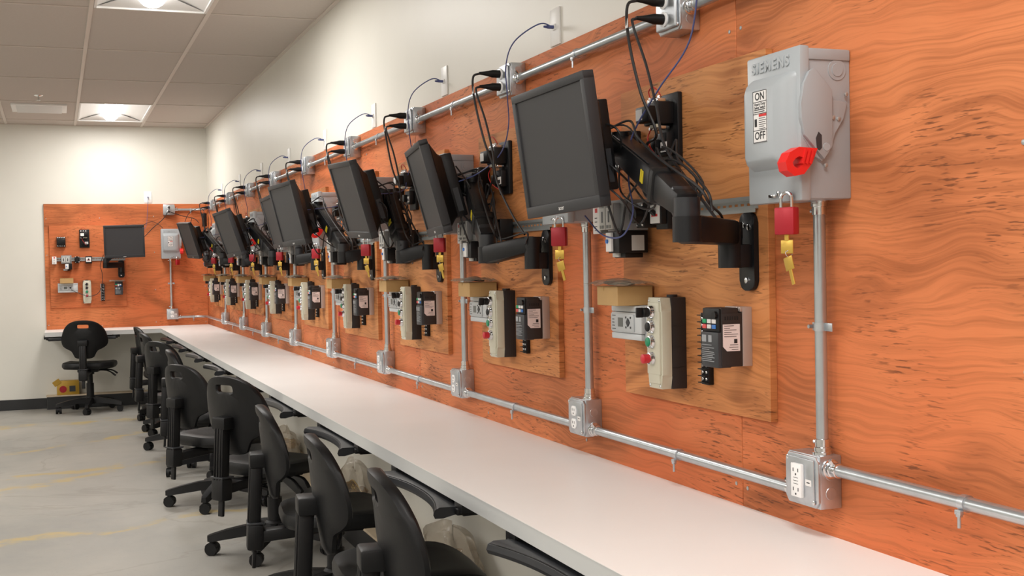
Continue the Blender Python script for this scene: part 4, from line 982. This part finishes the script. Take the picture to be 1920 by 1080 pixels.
def chair(x, y, yaw, dz, label, grp, base_yaw=0.0):
    t = thing('task_chair', label, 'chair', (x, y, 0), yaw, grp)
    up_ = (0, 0, dz)
    part(t, 'backrest', 'ch_b', back_mesh, M_SEAT, (-.235, 0, dz))
    up_ = (0, 0, dz-.022)
    part(t, 'back_boss', 'ch_bb', lambda b: b.box(-.318, -.238, -.044, .044, .648, .702, .008), M_SEAT, up_)
    sb = part(t, 'back_bar', 'ch_j', lambda b: (b.beam((-.291, 0, .672), (-.306, 0, .40), .062, .046, .010, (1, 0, 0)), [b.beam((-.3155, yy, .66), (-.3295, yy, .42), .006, .004, .001, (1, 0, 0)) for yy in (-.018, 0, .018)]), M_BLACK, up_)
    part(t, 'bar_housing', 'ch_h', lambda b: (b.beam((-.30, 0, .435), (-.305, 0, .335), .078, .062, .012, (1, 0, 0)), b.beam((-.305, 0, .34), (-.31, 0, .265), .03, .014, .003, (1, 0, 0)), b.beam((-.29, 0, .385), (-.02, 0, .405), .06, .045, .008)), M_BLACK2, up_)
    part(t, 'height_band', 'ch_hb', lambda b: b.beam((-.3, 0, .442), (-.3, 0, .434), .082, .066, .002, (1, 0, 0)), M_CHAR, up_)
    part(t, 'seat', 'ch_s', seat_mesh, M_SEAT, up_)
    part(t, 'mechanism', 'ch_m', lambda b: (b.box(-.11, .10, -.09, .09, .395, .428, .006), b.cyl((0, 0, .37), (0, 0, .40), .04, 16)), M_BLACK2, up_)
    part(t, 'lever', 'ch_l', lambda b: (b.tube(spline([(-.02, -.07, .41), (-.04, -.17, .40), (-.05, -.24, .355)]), [.006]*8+[.007]*5+[.009]*4, 8), b.tube(spline([(.02, -.07, .41), (.0, -.19, .405), (-.02, -.25, .375)]), [.006]*8+[.007]*5+[.009]*4, 8)), M_BLACK2, up_)
    cy = part(t, 'gas_column', 'ch_c', lambda b: (b.cyl((0, 0, 0), (0, 0, 1), .026, 18), b.cyl((0, 0, 0), (0, 0, .62), .034, 18)), M_BLACK, (0, 0, .10)); cy.scale = (1, 1, .268+dz)
    bs = part(t, 'base', 'ch_base', lambda b: (b.lathe((0, 0, .075), (0, 0, 1), [(0, .045), (.02, .055), (.06, .048), (.07, .038)], 20),
         [b.loft([[(r_*math.cos(a)-q*math.sin(a), r_*math.sin(a)+q*math.cos(a), z_) for q, z_ in ((-w_, z0), (w_, z0), (w_*.8, z1), (-w_*.8, z1))] for r_, w_, z0, z1 in ((.03, .032, .085, .135), (.12, .027, .082, .130), (.22, .023, .070, .112), (.29, .020, .062, .094), (.305, .014, .064, .088))]) for a in [2*math.pi*k/5 for k in range(5)]]), M_BLACK2)
    bs.rotation_euler = (0, 0, base_yaw)
    for k in range(5):
        a = base_yaw+2*math.pi*k/5
        c_ = part(t, 'caster', 'ch_w', lambda b: (b.cyl((0, -.026, .028), (0, -.005, .028), .028, 18), b.cyl((0, .005, .028), (0, .026, .028), .028, 18), b.cyl((0, -.006, .028), (0, .006, .028), .016, 12), b.lathe((0, 0, .028), (0, 0, 1), [(0, .012), (.03, .014), (.038, .012)], 12),
              b.prism([(.031*math.cos(q), .028+.031*math.sin(q)) for q in [math.pi*(.12+.76*i/8) for i in range(9)]], lambda p, q, a_: (p, a_, q), -.022, .022)), M_BLACK, (.283*math.cos(a), .283*math.sin(a), 0))
        c_.rotation_euler = (0, 0, a*2.3+k)
    return t
R = math.radians
g = 'black task chairs along the worktop'
CH = [((.965, 2.72), -7, -.036, '', .3), ((.965, 3.50), -5, -.05, '', .1), ((.985, 4.56), -6, -.075, '', .63), ((.92, 5.55), 32, -.03, '', .55), ((.84, 6.80), 28, -.065, '', .63),
      ((.93, 7.85), -4, -.06, '', .2), ((.88, 9.0), 32, -.06, '', .5), ((.90, 9.95), 6, -.05, '', .6), ((.92, 10.98), 4, -.05, '', .4)]
HOW = ['facing the worktop', 'facing the worktop', 'facing the worktop', 'turned aside with its slot showing', 'turned half aside', 'facing the worktop', 'turned half aside', 'facing the worktop', 'facing the worktop']
for k, ((x, y), yw, dz, lab, by) in enumerate(CH):
    chair(x, y, R(yw), dz, 'black armless task chair %s, %s chair from the corner' % (HOW[k], ORD[len(CH)-1-k]), g, by+math.pi)
chair(.28, 11.81, R(78), 0, 'black armless task chair standing at the end wall worktop', None, R(-102)+R(70))

# ------------------------------------------------------------------ things on the curb
gb = thing('gold_box', 'small gold cardboard box on the curb below the end wall worktop', 'box', (.09, D-.062, .13), 0)
part(gb, 'box_body', None, lambda b: b.box(-.10, .10, -.05, .04, 0, .135, .003), M_GOLD)
part(gb, 'window', None, lambda b: b.box(.012, .066, -.0508, -.0498, .03, .085), M_CHAR)
part(gb, 'round_label', None, lambda b: b.cyl((-.045, -.0498, .055), (-.045, -.0508, .055), .033, 20), M_LOCK)
part(gb, 'open_flap', None, lambda b: b.box(-.035, .035, -.002, .002, 0, .05, .001, 1, Matrix.Translation((-.085, -.052, .10)) @ Matrix.Rotation(-.6, 4, 'Y')), M_GOLD)
def bag(loc, sx, sy, sz, seed, label):
    t = thing('plastic_bag', label, 'plastic bag', loc, 0, 'plastic bags on the curb')
    rnd = random.Random(seed)
    ph = [rnd.uniform(0, 6) for _ in range(6)]
    def film(b):
        n, m_ = 28, 12; rings = []
        for j in range(m_+1):
            th = math.pi/2*j/m_; r_ = math.cos(th)**.75 if j < m_ else .02; z = math.sin(th)
            ring = []
            for i in range(n):
                a = 2*math.pi*i/n
                k = 1+.16*math.sin(3*a+ph[0]+4*z)+.10*math.sin(7*a+ph[1]-5*z)+.07*math.sin(11*a+ph[2]+3*z)+.07*math.sin(15*z+ph[3]+a)
                ring.append((sx*r_*k*math.cos(a), sy*min(1.0, r_*k)*math.sin(a), sz*z*(1+.16*math.sin(2*a+ph[4])+.06*math.sin(5*a+ph[5]))))
            rings.append(ring)
        b.loft(rings)
    part(t, 'film', None, film, M_BAG)
    def cont(b):
        for _ in range(7):
            x, y = rnd.uniform(-.5, .5)*sx, rnd.uniform(-.4, .4)*sy; z = rnd.uniform(.0, .35)*sz
            Mx = Matrix.Translation((x, y, z+.02)) @ Matrix.Rotation(rnd.uniform(0, 3), 4, 'Z') @ Matrix.Rotation(rnd.uniform(-.5, .5), 4, 'X')
            b.box(-.04, .04, -.022, .022, -.012, .018, .004, 2, Mx)
    part(t, 'contents', None, cont, M_CARTON2)
    part(t, 'brass_pieces', None, lambda b: [b.tube(spline([(rnd.uniform(-.5, .3)*sx, rnd.uniform(-.5, .5)*sy, rnd.uniform(.3, .6)*sz) for _ in range(4)]), .003, 6) for _ in range(3)], M_BRASS)
for k, (x, y, sx, sy, sz, lab) in enumerate(((1.345, 4.20, .075, .30, .19, 'crumpled clear plastic bag on the curb beyond the third keyboard tray'), (1.345, 5.75, .07, .26, .20, 'crumpled clear plastic bag on the curb by the fifth chair'),
      (1.345, 7.6, .07, .24, .15, 'crumpled clear plastic bag on the curb midway along the worktop'), (1.345, 9.7, .07, .2, .14, 'crumpled clear plastic bag on the curb near the corner'), (1.345, 2.6, .07, .18, .16, 'crumpled clear plastic bag on the curb below the second keyboard tray'))):
    bag((x, y, .1305), sx, sy, sz, k, lab)
